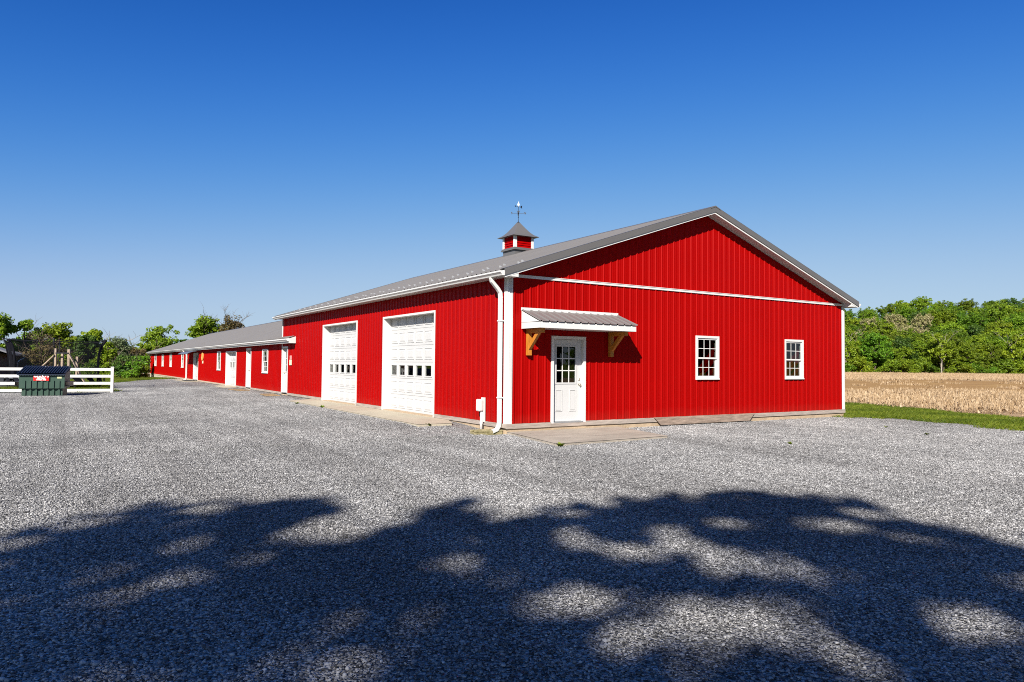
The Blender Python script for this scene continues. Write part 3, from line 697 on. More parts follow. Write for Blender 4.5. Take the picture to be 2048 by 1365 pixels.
# door canopy
CD = .786
cp = empty_part('door_canopy', barn)
def MC(u, w, t):                                # canopy roof plane from front edge up to the wall
    k = t; return (u, -CD-.03+k*(CD+.03), 2.405+k*.31+w)
panels(cp, MC, .37, 3.37, 0, 1.0, .40, [], GREY, 'canopy_sheet', 1.0)
MB().box(.36, 3.38, -.045, -.0195, 2.69, 2.765).build('flashing', WHITE, cp)
fb = MB(); fb.box(.39, 3.31, -CD, -CD+.02, 2.255, 2.395); fb.build('fascia_board', WHITE, cp)
for u in (.375, 3.315):
    for za, zb in ((2.255, 2.40), (2.404, 2.70)):
        top = lambda y: min(zb, 2.40+(y+CD)*.385-.012)
        b_ = MB(); pl = [(-CD if za < 2.3 else -CD+.02, za), (-.0195, za), (-.0195, top(-.0195)), (-CD if za < 2.3 else -CD+.02, top(-CD))] if za < 2.3 else [(-CD+.03, za), (-.0195, za), (-.0195, top(-.0195))]
        b_.prism(pl, lambda a, b, t: (t, a, b), u, u+.016); b_.build('side_board', WHITE, cp)
MB().box(.392, 3.312, -CD+.022, -.02, 2.262, 2.274).build('canopy_soffit', WHITE, cp)
for u in (.56, 3.12):
    br = MB(); br.box(u-.055, u+.055, -.12, -.021, 1.62, 2.255); br.box(u-.055, u+.055, -.66, -.12, 2.15, 2.255)
    br.prism([(-.12, 1.88), (-.12, 1.76), (-.53, 2.15), (-.41, 2.15)], lambda a, b, t: (t, a, b), u-.04, u+.04)
    br.build('bracket', HONEY, cp, bevel=.006)
# cupola on the ridge
CH, CY = .46, 9.94
cu = empty_part('cupola', barn)
bs = MB()
for z0, z1, a in ((5.45, 6.0, CH-.02), (6.0, 6.06, CH+.05), (6.06, 6.1, CH+.02)): bs.box(RX-a, RX+a, CY-a, CY+a, z0, z1)
bs.build('curb', GREYD, cu)
MB().box(RX-CH+.06, RX+CH-.06, CY-CH+.06, CY+CH-.06, 6.1, 6.56).build('core', DARK, cu)
for sx in (-1, 1):
    for sy in (-1, 1): MB().box(RX+sx*(CH-.11), RX+sx*CH, CY+sy*(CH-.11), CY+sy*CH, 6.1, 6.57).build('corner_post', WHITE, cu)
for k in range(5):
    z = 6.105+k*.092
    for s_ in (-1, 1):
        a, b = CH-.02, CH-.05
        MB().add([(RX-.35, CY+s_*a, z), (RX+.35, CY+s_*a, z), (RX+.35, CY+s_*b, z+.105), (RX-.35, CY+s_*b, z+.105), (RX-.35, CY+s_*(b-.012), z), (RX+.35, CY+s_*(b-.012), z)], [(0, 1, 2, 3), (0, 4, 5, 1), (4, 3, 2, 5), (0, 3, 4), (1, 5, 2)]).build('louver_board', RED, cu)
        MB().add([(RX+s_*a, CY-.35, z), (RX+s_*a, CY+.35, z), (RX+s_*b, CY+.35, z+.105), (RX+s_*b, CY-.35, z+.105), (RX+s_*(b-.012), CY-.35, z), (RX+s_*(b-.012), CY+.35, z)], [(0, 1, 2, 3), (0, 4, 5, 1), (4, 3, 2, 5), (0, 3, 4), (1, 5, 2)]).build('louver_board', RED, cu)
cr = MB(); pr = [(.62, 6.555), (.61, 6.575), (.46, 6.66), (.34, 6.78), (.2, 6.97), (.05, 7.19), (.0, 7.2)]
for a, z in pr: cr.v += [(RX-a, CY-a, z), (RX+a, CY-a, z), (RX+a, CY+a, z), (RX-a, CY+a, z)]
for i in range(len(pr)-1):
    for k in range(4): cr.f.append((4*i+k, 4*i+(k+1) % 4, 4*i+4+(k+1) % 4, 4*i+4+k))
cr.f.append((3, 2, 1, 0)); cr.build('cupola_roof', GREYD, cu)
# weather vane
wv = thing('weather_vane', 'dark metal weather vane with letters and arrow standing on the cupola', 'weather vane', (RX, CY, 7.19))
MB().lathe([(.06, -.02), (.065, .0), (.022, .035), (.012, .07), (.010, .2), (.024, .23), (.010, .26), (.010, .34), (.03, .37), (.03, .40), (.010, .43), (.008, .63), (.014, .64), (.006, .72)], (RX, CY, 7.19), 8).build('rod', BLACK, wv)
def text_mesh(body, size, ext, bold=0):
    c = bpy.data.curves.new('txt', 'FONT'); c.body = body; c.size = size; c.extrude = ext; c.align_x = 'CENTER'; c.align_y = 'CENTER'; c.offset = bold; c.resolution_u = 3
    o = bpy.data.objects.new('txt', c); COL.objects.link(o); dg = bpy.context.evaluated_depsgraph_get(); dg.update()
    me = bpy.data.meshes.new_from_object(o.evaluated_get(dg)); bpy.data.objects.remove(o); return me
vdir = Vector((.843, -.537, 0)); vn = Vector((.537, .843, 0))
am = MB()
for d_ in (vdir, vn): am.beam(Vector((RX, CY, 7.575))-d_*.24, Vector((RX, CY, 7.575))+d_*.22, .010, .010)
am.build('cross_arms', BLACK, wv)
for ch, d_ in (('S', -vdir), ('N', vdir), ('W', -vn), ('E', vn)):
    me = text_mesh(ch, .12, .006, .004); me.materials.clear(); me.materials.append(BLACK); o = bpy.data.objects.new('letter', me); COL.objects.link(o); o.parent = wv
    o.location = d_*.27+Vector((0, 0, .39)); o.rotation_euler = (PI/2, 0, math.atan2(vdir.y, vdir.x))
ar = MB(); A0 = Vector((RX, CY, 7.85)); dv = (vdir+Vector((0, 0, .0))).normalized(); dv = Vector((.45, .86, 0)).normalized()*.45+vdir*.55; dv.normalize()
ar.beam(A0-dv*.17, A0+dv*.17, .010, .010)
ar.prism([(-.21, 0), (-.14, .035), (-.14, -.035)], lambda a, b, t: tuple(A0+dv*a+Vector((0, 0, b))+vn*t), -.005, .005)
ar.prism([(.10, 0), (.14, .055), (.21, .07), (.19, 0), (.21, -.05), (.14, -.035)], lambda a, b, t: tuple(A0+dv*a+Vector((0, 0, b))+vn*t), -.005, .005)
ar.build('arrow', BLACK, wv)
MB().prism([(0, .01), (-.03, .05), (-.035, .11), (-.008, .16), (.008, .22), (.022, .15), (.04, .10), (.03, .03)], lambda a, b, t: tuple(A0+vdir*a+Vector((0, 0, b))+vn*t), -.01, .01).build('ornament', SIGNW, wv)  # flame-shaped white plate: a glint on the vane top built as a solid

# ------------------------------------------------------------------ the long low wing
LW0, LW1, WRX, WZR = 20.2, 80.0, 6.5, 4.88
SLP = (WZR-2.50)/(WRX+.33)
def wroof(x): return WZR-abs(x-WRX)*SLP
wing = thing('barn_wing', 'long low red steel wing running away behind the tall barn', 'barn', (0, LW0, 0))
W_OPEN = [(22.92, 24.12, .835, 2.085), (26.72, 27.92, -.2, 2.19), (30.7, 33.9, -.2, 2.075), (35.66, 36.92, .835, 2.105), (44.85, 47.15, -.2, 2.10), (52.6, 53.9, .86, 2.13), (60.4, 61.9, .87, 2.16), (66.8, 68.4, .88, 2.17), (73.4, 75.3, .88, 2.17)]
panels(wing, MS, LW0+.02, LW1-.06, 0, 2.30, .12, W_OPEN, RED)
MWB = lambda u, w, z: (u, LW1+w, z); MWR = lambda u, w, z: (2*WRX+w, u, z)
panels(wing, MWB, .02, 2*WRX-.02, 0, lambda u: wroof(u)-.17, .179, [], RED)
sheet(MWR, LW0+.1, LW1, 0, 2.3, .12).build('rear_siding', RED, wing)
wsl = math.hypot(WRX+.33, WZR-2.50); wc, ws_ = (WRX+.33)/wsl, (WZR-2.5)/wsl
def MWL(u, w, t): return (-.33+t*wc-w*ws_, u, 2.50+t*ws_+w*wc)
def MWRR(u, w, t): return (2*WRX+.33-t*wc+w*ws_, u, 2.50+t*ws_+w*wc)
panels(wing, MWL, LW0+.05, LW1+.2, 0, wsl, .05, [], GREY, 'roof_panel')
panels(wing, MWL, 17.9, LW0+.05, 0, .31, .05, [], GREY, 'roof_panel')
sheet(MWRR, LW0+.05, LW1+.2, 0, wsl, .05).build('rear_roof', GREY, wing)
MB().prism([(WRX-.2, WZR-.04), (WRX, WZR+.035), (WRX+.2, WZR-.04), (WRX, WZR+.005)], lambda a, b, t: (a, t, b), LW0+.05, LW1+.25).build('ridge_cap', GREYD, wing)
wf = MB(); wf.box(-.004, .25, LW0, LW1-.02, -1.1, -.085); wf.box(.25, 2*WRX, LW1-.27, LW1-.02, -1.1, -.09); wf.build('foundation', CONC, wing)
for a, b in ((20.2, 26.72), (27.92, 30.7), (33.9, 44.85), (47.15, 63), (63.003, LW1)): MB().box(-.036, 0, a, b, -.10, -.002).build('skirt_board', PALEW if a > 30 else WOODG, wing)
MB().box(-.30, -.001, 17.9, LW1+.2, 2.285, 2.297).build('eave_soffit', WHITE, wing)
MB().box(-.318, -.302, 17.9, LW1+.2, 2.275, 2.49).build('fascia', WHITE, wing)
MB().prism([(-.318, 2.272), (-.02, 2.272), (-.02, 2.58), (-.318, 2.478)], lambda a, b, t: (a, t, b), 17.87, 17.9).build('cornice_return', WHITE, wing)
wg = MB(); wg.prism([(a-.016, b+2.35) for a, b in GUT], lambda a, b, t: (a, t, b), 17.88, LW1+.2); wg.build('gutter', WHITE, wing)
downspout(wing, 50.4, 2.35, -.14, wid=.13)
for cy_ in (LW1,): MB().box(-.03, .1, cy_-.1, cy_+.03, 0, 2.28).build('corner_trim', WHITE, wing)
for a, b in ((.02, WRX), (WRX, 2*WRX)): pass
rk = MB()
for xa, xb in ((-.33, WRX), (WRX, 2*WRX+.33)):
    V = [(x, y, wroof(x)-d) for x in (xa, xb) for y in (LW1+.2, LW1+.22) for d in (.14, -.02)]
    rk.add(V, [(0, 1, 3, 2), (4, 6, 7, 5), (0, 4, 5, 1), (2, 3, 7, 6), (0, 2, 6, 4), (1, 5, 7, 3)])
rk.build('rake_trim', GREYD, wing)
for i, (a, b, z0, z1) in enumerate(W_OPEN):
    if z0 > 0: window(wing, MS, a, b, z0, z1, None, cols=3 if i < 4 else 2)
    elif b-a > 3: overhead_door(wing, MS, a, b, -.105, z1, depth=.24, rows=4, cols=4, glazed=1, sec=.53)
    else: entry_door(wing, MS, a, b, -.03, z1, depth=.14 if i == 1 else .10, knob_right=True)
aw = MB(); aw.prism([(0, 2.26), (-.45, 2.21), (-.78, 2.10), (-.9, 2.0), (-.88, 1.98), (-.76, 2.07), (-.44, 2.175), (0, 2.23)], lambda a, b, t: (a-.02, t, b), 44.2, 49.2); aw.build('door_awning', BLUEP, wing)

# ------------------------------------------------------------------ slabs beside the walls
def slab(name, poly, z1, z0, m):
    mb = MB(); mb.prism(poly, lambda a, b, t: (a, b, t), z0, z1); o = mb.build(name, m, None, bevel=.012); o['kind'] = 'structure'; return o
slab('concrete_apron', [(-.008, 15.3), (-1.25, 14.2), (-1.36, 1.98), (-.42, 1.95), (-.008, 3.0)], -.106, -.6, CONC)
slab('door_slab', [(-.02, -.045), (-.02, -.36), (-.40, -2.55), (2.8, -2.42), (3.36, -.045)], -.185, -.6, CONCP)
slab('bay_slab', [(-.008, 34.6), (-.85, 33.6), (-.85, 29.6), (-.008, 30.0)], -.108, -.6, CONC)
slab('porch_slab', [(-.008, 51), (-1.0, 51), (-1.0, 44.5), (-.008, 44.5)], -.10, -.6, CONC)

# ------------------------------------------------------------------ small things along the walls
ub = thing('utility_box', 'white utility riser box on a grey conduit beside the barn corner', 'utility box', (-.12, 1.02, -.2))
MB().tube([(-.10, 1.02, -.25), (-.10, 1.02, .30)], .033, 12).build('conduit', GREYPVC, ub, smooth=True)
MB().tube([(-.10, 1.02, -.06), (-.10, 1.02, -.03)], .042, 12).build('coupling', GREYPVC, ub)
MB().box(-.075, -.021, .965, 1.08, -.02, .58).build('backboard', VINYL, ub)
MB().box(-.20, -.076, .96, 1.14, .24, .54).build('cover', VINYL, ub, bevel=.03)
sl = thing('splash_block', 'mossy concrete splash block under the downspout outlet', 'splash block', (-.35, .35, -.22))
sm = MB(); P = Vector((-.35, .35, -.22)); dx = Vector((-.80, .10, 0)).normalized(); dy_ = Vector((-dx.y, dx.x, 0))
def sp_(a, b, c): return tuple(P+dx*a+dy_*b+Vector((0, 0, c)))
sm.box(-.36, .36, -.15, .15, -.05, .025, sp_); sm.box(-.36, .36, -.15, -.105, .025, .075, sp_); sm.box(-.36, .36, .105, .15, .025, .075, sp_); sm.box(-.36, -.31, -.105, .105, .025, .075, sp_)
sm.build('block', MOSS, sl, bevel=.012)
pq = thing('wall_plaque', 'small pink over cream plaque on the red wall right of the side door', 'plaque', (-.02, 18.6, 1.55))
MB().box(-.04, -.02, 18.47, 18.75, 1.54, 1.72).build('upper_board', PINK, pq, bevel=.008); MB().box(-.05, -.02, 18.45, 18.77, 1.28, 1.53).build('lower_board', CREAM, pq, bevel=.008)
wo = thing('wall_ornament', 'oval amber ornament hanging on the red wall by the farthest door', 'ornament', (-.03, 42.6, 1.75))
om = MB(); om.tube([(-.05, 42.6+.26*math.sin(a), 1.78+.28*math.cos(a)) for a in np.linspace(0, 2*PI, 17)], .06, 6, cap=False); om.build('ring', AMBER, wo, smooth=True)
MB().box(-.05, -.02, 42.4, 42.8, 1.28, 1.48).build('tail', CREAM, wo)
def matt(name, label, x, y, wx, wy, rot, m, cat, z=-.13):
    o = MB().box(-wx/2, wx/2, -wy/2, wy/2, 0, .035).build(name, m, None, bevel=.01); o.location = (x, y, float(gz(x, y))+.012); o.rotation_euler[2] = rot; tag(o, label, cat); return o
matt('door_mat', 'tan dirt-stained mat lying on gravel below the side door', -.72, 19.5, .62, 2.0, -.1, TANMAT, 'mat')
matt('door_mat', 'tan mat on gravel in front of the low wing overhead door', -.75, 26.2, .6, 2.2, .05, TANMAT, 'mat')
matt('door_mat', 'dark mat on the slab at the farthest door', -.45, 46.6, .7, 1.8, 0, DKMAT, 'mat').location.z = -.098
def weed(x, y, h, label):
    n = 26; V = []; T = []
    for i in range(n):
        a = rng.uniform(0, 2*PI); l = rng.uniform(.5, 1)*h; w = l*.22; c, s_ = math.cos(a), math.sin(a); up = rng.uniform(.3, 1)
        V += [(0, 0, 0), (c*l*.5-s_*w, s_*l*.5+c*w, l*up*.7), (c*l, s_*l, l*up*.8), (c*l*.5+s_*w, s_*l*.5-c*w, l*up*.7)]; T += [rng.random()]*4
    o = bpy.data.objects.new('weed', np_mesh('weed', np.array(V), np.arange(4*n).reshape(-1, 4), LEAFY, np.array(T))); COL.objects.link(o)
    o.location = (x, y, float(gz(x, y))+.01); tag(o, label, 'weed')
weed(-.38, -2.62, .12, 'small green weed growing at the near corner of the door slab')
weed(-1.3, 9.8, .12, 'small weed at the outer edge of the pale garage apron')
weed(-1.05, 2.0, .10, 'tiny weed in gravel at the near end of the garage apron')

for x, y, h, lb in ((4.2, -4.6, .07, 'tiny yellow-green weed alone in the gravel right of the door slab'), (9.1, -4.9, .08, 'tiny weed in gravel near the right frame edge'), (10.3, -3.2, .07, 'tiny weed in gravel below the right gable window'), (-1.45, 12.4, .10, 'small weed at the far end of the garage apron'), (.35, -.55, .08, 'small weed in the joint at the left of the door slab')):
    weed(x, y, h, lb)

# ------------------------------------------------------------------ dumpster
dm = local_thing('dumpster', 'green steel dumpster with dark ribbed lids and red sign', 'dumpster', (-10.5, 25.35, -.24), math.atan2(-.2, 1))
DW = 1.80
b = MB()
b.box(.09, DW-.09, .10, 1.05, 0, .34); b.prism([(0, .34), (0, .98), (1.15, 1.22), (1.15, .34)], lambda a, c, t: (t, a, c), 0, DW)
b.box(-.02, DW+.02, -.02, .05, .92, .985)
b.build('body', GREENP, dm)
for k in range(7):
    x = .22+k*(DW-.44)/6
    MB().box(x-.035, x+.035, -.045, 0, .34, .70).build('rib', GREENP, dm); MB().box(x-.035, x+.035, .05, .10, 0, .335).build('rib', GREENP, dm)
MB().box(-.01, DW+.01, -.012, .0, .335, .365).build('band', GREENP, dm)
for x0, x1 in ((-.19, -.0), (DW, DW+.19)):
    mb = MB(); mb.box(x0, x1, .12, .95, .64, .66); mb.box(x0, x1, .12, .95, .44, .46); mb.box(x0, x0+.012, .12, .95, .46, .64); mb.box(x1-.012, x1, .12, .95, .46, .64); mb.build('fork_pocket', BLACK, dm)
for x0, x1 in ((-.06, DW/2-.015), (DW/2+.015, DW+.05)):
    mb = MB(); nr = 9; pw = (x1-x0)/nr
    def Ml(u, w, t): return (u, -.10+t*1.32, .985+t*.33+.02*math.sin(t*PI)+w)
    for i in range(nr):
        ua = x0+i*pw
        for t0, t1 in zip(np.linspace(0, 1, 6), np.linspace(0, 1, 6)[1:]):
            for (p, wa), (q, wb) in zip([(0, 0), (.16, 0), (.30, .07), (.70, .07), (.84, 0)], [(.16, 0), (.30, .07), (.70, .07), (.84, 0), (1, 0)]):
                mb.add([Ml(ua+p*pw, wa, t0), Ml(ua+q*pw, wb, t0), Ml(ua+q*pw, wb, t1), Ml(ua+p*pw, wa, t1)], [(0, 1, 2, 3)])
    mb.box(x0, x1, -.115, -.10, .945, 1.0)
    mb.build('lid', LID, dm)
sg = MB().box(.57, 1.19, -.062, -.05, .695, .965).build('sign', SIGNR, dm)
for body, size, z, bold, sx in (("GOOD'S", .14, .898, .005, 1.12), ('DISPOSAL', .082, .808, .003, .95), ('717-859-1878', .072, .735, .003, .95)):
    me = text_mesh(body, size, .002, bold); me.materials.clear(); me.materials.append(SIGNW); o = bpy.data.objects.new('lettering', me); COL.objects.link(o); o.parent = sg
    o.location = (.88, -.0645, z); o.rotation_euler = (PI/2, 0, 0); o.scale = (sx, 1, 1)
MB().box(1.50, 1.68, -.006, -.002, .80, .90).build('sticker', STICK, dm)

# ------------------------------------------------------------------ white rail fence
fd = math.atan2(-.208*-1, -1)     # runs away to the left
fn = local_thing('rail_fence', 'white four-rail vinyl fence behind the dumpster', 'fence', (-6.62, 28.36, -.24), math.atan2(1.0, -4.81))
posts = [0, 2.95, 5.9, 8.85, 11.8]
for x in posts: MB().box(x-.065, x+.065, -.065, .065, -.2, 1.30).prism([(-.075, -.075), (.075, -.075), (.075, .075), (-.075, .075)], lambda a, b_, t: (x+a, b_, t), 1.30, 1.335).build('post', VINYL, fn)
for a, b_ in zip(posts, posts[1:]):
    for z in (.11, .47, .84, 1.19): MB().box(a+.066, b_-.066, -.02, .02, z-.07, z+.07).build('rail', VINYL, fn)

# ------------------------------------------------------------------ trampoline
TR = 2.5
tp = local_thing('trampoline', 'large round trampoline with net enclosure behind the white fence', 'trampoline', (-9.15, 36.1, -.24), 0)
mb = MB(); mb.tube([(TR*math.cos(a), TR*math.sin(a), .62) for a in np.linspace(0, 2*PI, 41)], .03, 6, cap=False); mb.build('frame', GALV, tp)
mb = MB(); mb.lathe([(0.01, .615), (TR-.45, .61)], (0, 0, 0), 40); mb.build('jump_mat', FOAM, tp)
sp_m = MB()
for k in range(80):
    a = 2*PI*k/80; sp_m.beam(((TR-.45)*math.cos(a), (TR-.45)*math.sin(a), .612), (TR*math.cos(a+.05), TR*math.sin(a+.05), .62), .035, .03)
sp_m.build('springs', GALV, tp)
mb = MB()
for k in range(40):
    if k % 2: continue
    a0, a1 = 2*PI*k/40, 2*PI*(k+1)/40; mb.add([((TR+.04)*math.cos(a0), (TR+.04)*math.sin(a0), .66), ((TR+.04)*math.cos(a1), (TR+.04)*math.sin(a1), .66), ((TR+.04)*math.cos(a1+.1), (TR+.04)*math.sin(a1+.1), .40), ((TR+.04)*math.cos(a0+.1), (TR+.04)*math.sin(a0+.1), .40)], [(0, 1, 2, 3)])
mb.build('skirt', FOAM, tp)
for k in range(8):
    a = 2*PI*(k+.5)/8; c, s_ = math.cos(a), math.sin(a)
    MB().tube([(TR*c, TR*s_, .62), (TR*c, TR*s_, 0)], .025, 6).build('leg', BLACK, tp)
vx = Vector((.843, -.537, 0))
for k in range(6):
    a = math.atan2(vx.y, vx.x)+k*PI/3; c, s_ = math.cos(a), math.sin(a); R0 = TR
    r_ = .065 if k in (0, 3) else .02
    MB().tube([(R0*c, R0*s_, .3), ((R0)*c, (R0)*s_, 1.6), ((R0+.05)*c, (R0+.05)*s_, 2.1), ((R0+.17)*c, (R0+.17)*s_, 2.5), ((R0+.42)*c, (R0+.42)*s_, 2.88)], [r_*.8, r_, r_, r_*1.2, r_*1.5], 8).build('pole', FOAM if k in (0, 3) else BLACK, tp, smooth=True)
rt = MB()
for k in range(6):
    a0 = math.atan2(vx.y, vx.x)+k*PI/3; a1 = a0+PI/3; p0 = Vector(((TR+.38)*math.cos(a0), (TR+.38)*math.sin(a0), 2.86)); p1 = Vector(((TR+.38)*math.cos(a1), (TR+.38)*math.sin(a1), 2.86))
    rt.tube([p0.lerp(p1, t)-Vector((0, 0, .12*math.sin(PI*t))) for t in np.linspace(0, 1, 7)], .02, 5)
rt.build('top_rope', FOAM, tp)
nt = MB()
for k in range(6):
    a0 = math.atan2(vx.y, vx.x)+k*PI/3; a1 = a0+PI/3
    def pn(t, z):
        r = TR-.05+.33*max(0, (z-1.6)/1.2)**2; p = Vector((r*math.cos(a0), r*math.sin(a0), z)).lerp(Vector((r*math.cos(a1), r*math.sin(a1), z)), t); return p-Vector((0, 0, .12*math.sin(PI*t)*(z-.7)/2))
    for t in np.linspace(0, 1, 49)[:-1]: nt.beam(pn(t, .66), pn(t, 2.82), .005, .005)
    for z in np.linspace(.75, 2.8, 40): nt.beam(pn(0, z), pn(1, z), .004, .004)
nt.build('safety_net', FOAM, tp)['kind'] = 'stuff'

# ------------------------------------------------------------------ pale timber frame
tf = local_thing('timber_frame', 'pale weathered timber frame with slanted braces behind the dumpster', 'timber frame', (-8.8, 40.4, -.24), math.atan2(-.537, .843))
for x, y, t in ((-.52, 0, 2.42), (-.30, .35, 2.1), (.36, 0, 2.38), (.62, .45, 1.9)): MB().box(x-.075, x+.075, y-.05, y+.05, 0, t).build('upright', PALEW, tf)
MB().box(-.46, .40, -.10, -.051, 2.08, 2.16).build('crossbar', BLACK, tf)
for a, b_ in (((-.52, -.08, 2.0), (-1.5, -.08, 1.05)), ((.42, -.08, 2.05), (1.62, -.08, .0)), ((-.30, .42, 1.7), (-1.3, .42, .3))): MB().beam(a, b_, .07, .15, (0, 1, 0)).build('brace', PALEW, tf)
mb = MB().lathe([(.9, 0), (.85, .25), (.6, .5), (.3, .58), (.01, .6)], (0, 0, 0), 14); mp_ = mb.build('dark_heap', DKHEAP, None, smooth=True); mp_.location = (-11.9, 38.2, -.24); mp_.scale = (2.2, 1, 1); tag(mp_, 'low dark heap seen between the fence rails left of the dumpster', 'heap')  # low dark mass behind the rails, its nature unknown

# ------------------------------------------------------------------ brown sheds at the left
def shed(name, label, A, B, zb, ze, off, rise, gut):
    """wall from A to B; ridge is off to the left of the wall"""
    t = thing(name, label, 'shed', (A[0], A[1], zb)); A3, B3 = Vector((A[0], A[1], 0)), Vector((B[0], B[1], 0)); d = (B3-A3).normalized(); l = (B3-A3).length; n = Vector((-d.y, d.x, 0))
    M = lambda u, w, z: tuple(A3+d*u-n*w+Vector((0, 0, z)))
    k = 0; u = 0.0
    while u < l:
        MB().box(u+.004, min(u+.42, l), -.03+.006*(k % 2), .006*(k % 2), zb, ze, M).build('board', BROWNW, t); u += .425; k += 1
    MB().box(0, l, -off*2, -.04, zb, ze-.02, M).build('shell', BROWNW, t)
    V = [M(-.3, .35, ze), M(l+.3, .35, ze), M(l+.3, -off, ze+rise), M(-.3, -off, ze+rise)]; V2 = [tuple(Vector(p)+Vector((0, 0, .1))) for p in V]
    MB().add(V+V2, [(0, 1, 2, 3), (4, 5, 6, 7), (0, 4, 5, 1), (1, 5, 6, 2), (2, 6, 7, 3), (3, 7, 4, 0)]).build('roof', SHINGLE, t)
    V = [M(-.3, -2*off-.35, ze), M(l+.3, -2*off-.35, ze), M(l+.3, -off, ze+rise), M(-.3, -off, ze+rise)]; V2 = [tuple(Vector(p)+Vector((0, 0, .1))) for p in V]
    MB().add(V+V2, [(0, 1, 2, 3), (4, 5, 6, 7), (0, 4, 5, 1), (1, 5, 6, 2), (2, 6, 7, 3), (3, 7, 4, 0)]).build('roof', SHINGLE, t)
    MB().prism([(.0, 0), (-off, rise), (-2*off, 0)], lambda a, c, q: M(q, a, ze+c), l-.05, l).build('gable', BROWNW, t)
    if gut:
        MB().box(-.3, l+.3, .36, .48, ze-.06, ze+.09, M).build('gutter', VINYL, t)
        MB().tube([M(l-.2, .42, ze-.05), M(l-1.5, .3, ze-.25), M(l-5, .10, ze-.45), M(l-8, .06, ze-.6), M(l-8, .06, zb)], .06, 6).build('downspout', GREYPVC, t)
    return t
shed('brown_shed', 'brown board shed with grey roof and white gutter at the left edge', (-12.1, 39.4), (-12.55, 74), -.3, 1.82, 1.5, .72, True)
shed('brown_shed', 'low dark shed with plain grey roof behind the brown board shed', (-12.75, 79), (-12.3, 100), -.3, 1.9, .9, .4, False)
# far houses and a deck
def house(label, x, y, w, d, h, rise, rot):
    t = local_thing('far_house', label, 'house', (x, y, float(gz(x, y))-.3), rot)
    hb = MB().box(-w/2, w/2, -d/2, d/2, 0, h).build('wall', VINYL, t)
    MB().prism([(-d/2-.3, h), (0, h+rise), (d/2+.3, h), (0, h+.05)], lambda a, b_, q: (q, a, b_), -w/2-.3, w/2+.3).build('roof', SHINGLE, t)
    for k in range(3):
        u = -w/2+w*(k+.5)/3; f = MB().box(u-.5, u+.5, -d/2-.03, -d/2, h*.45, h*.8).build('window', VINYL, t); MB().box(u-.42, u+.42, -d/2-.035, -d/2-.03, h*.48, h*.77).build('pane', DARK, f)
house('small white far house seen through the trees, nearer the red wing', 5.6, 155, 4.2, 4, 2.7, 1.0, -.5)
house('small white far house seen through the trees, left of its twin', 1.6, 158, 4.0, 4, 2.4, .9, -.5)
dk = thing('wooden_deck', 'small brown wooden deck at the far end of the low wing', 'deck', (-.3, 80.6, -.5))
MB().box(-1.2, .0, 80.1, 82, -.12, -.02).build('platform', WOODS, dk)
for x in (-1.15, -.6, -.1): MB().box(x-.05, x+.05, 80.15, 80.25, -.7, .9).build('post', BROWNW, dk)
for z in (.25, .55, .85): MB().box(-1.2, -.03, 80.13, 80.148, z-.05, z+.05).build('rail', BROWNW, dk)

# ------------------------------------------------------------------ trees
def limb(mb, a, b, r0, r1, n=5, seg=4, wob=.08, R=None):
    R = R or random; a, b = Vector(a), Vector(b); l = (b-a).length; P = []
    for i in range(seg+1):
        t = i/seg; p = a.lerp(b, t); w = wob*l*math.sin(PI*t)
        P.append(p+Vector((R.uniform(-w, w), R.uniform(-w, w), R.uniform(-w, w)*.5+.06*l*math.sin(PI*t))))
    mb.tube(P, [r0+(r1-r0)*i/seg for i in range(seg+1)], n, cap=False); return P
def leaves(centres, radii, per, size, R, up=.5, flat=.75):
    n = len(centres)*per; C = np.repeat(np.asarray(centres), per, 0); Rr = np.repeat(np.asarray(radii), per)[:, None]
    o = R.normal(0, 1, (n, 3)); o /= np.linalg.norm(o, axis=1)[:, None]+1e-6; rad = R.uniform(.25, 1.0, (n, 1))**.6
    off = o*rad*Rr*np.array([1, 1, flat]); P = C+off
    nrm = o*.6+R.normal(0, .55, (n, 3))+np.array([0, 0, up]); nrm /= np.linalg.norm(nrm, axis=1)[:, None]
    t = np.cross(nrm, R.normal(0, 1, (n, 3))); t /= np.linalg.norm(t, axis=1)[:, None]+1e-6; b = np.cross(nrm, t)
    s = size*R.uniform(.6, 1.35, (n, 1)); t = t*s; b = b*s*.6
    V = np.stack([P-t, P-b*.9+nrm*s*.12, P+t, P+b*.9+nrm*s*.12], 1).reshape(-1, 3)
    ct = np.repeat(R.uniform(-.22, .22, len(centres)), per)
    tone = np.clip(.5+ct+R.normal(0, .17, n), 0, 1); return V, np.arange(4*n).reshape(-1, 4), np.repeat(tone, 4)
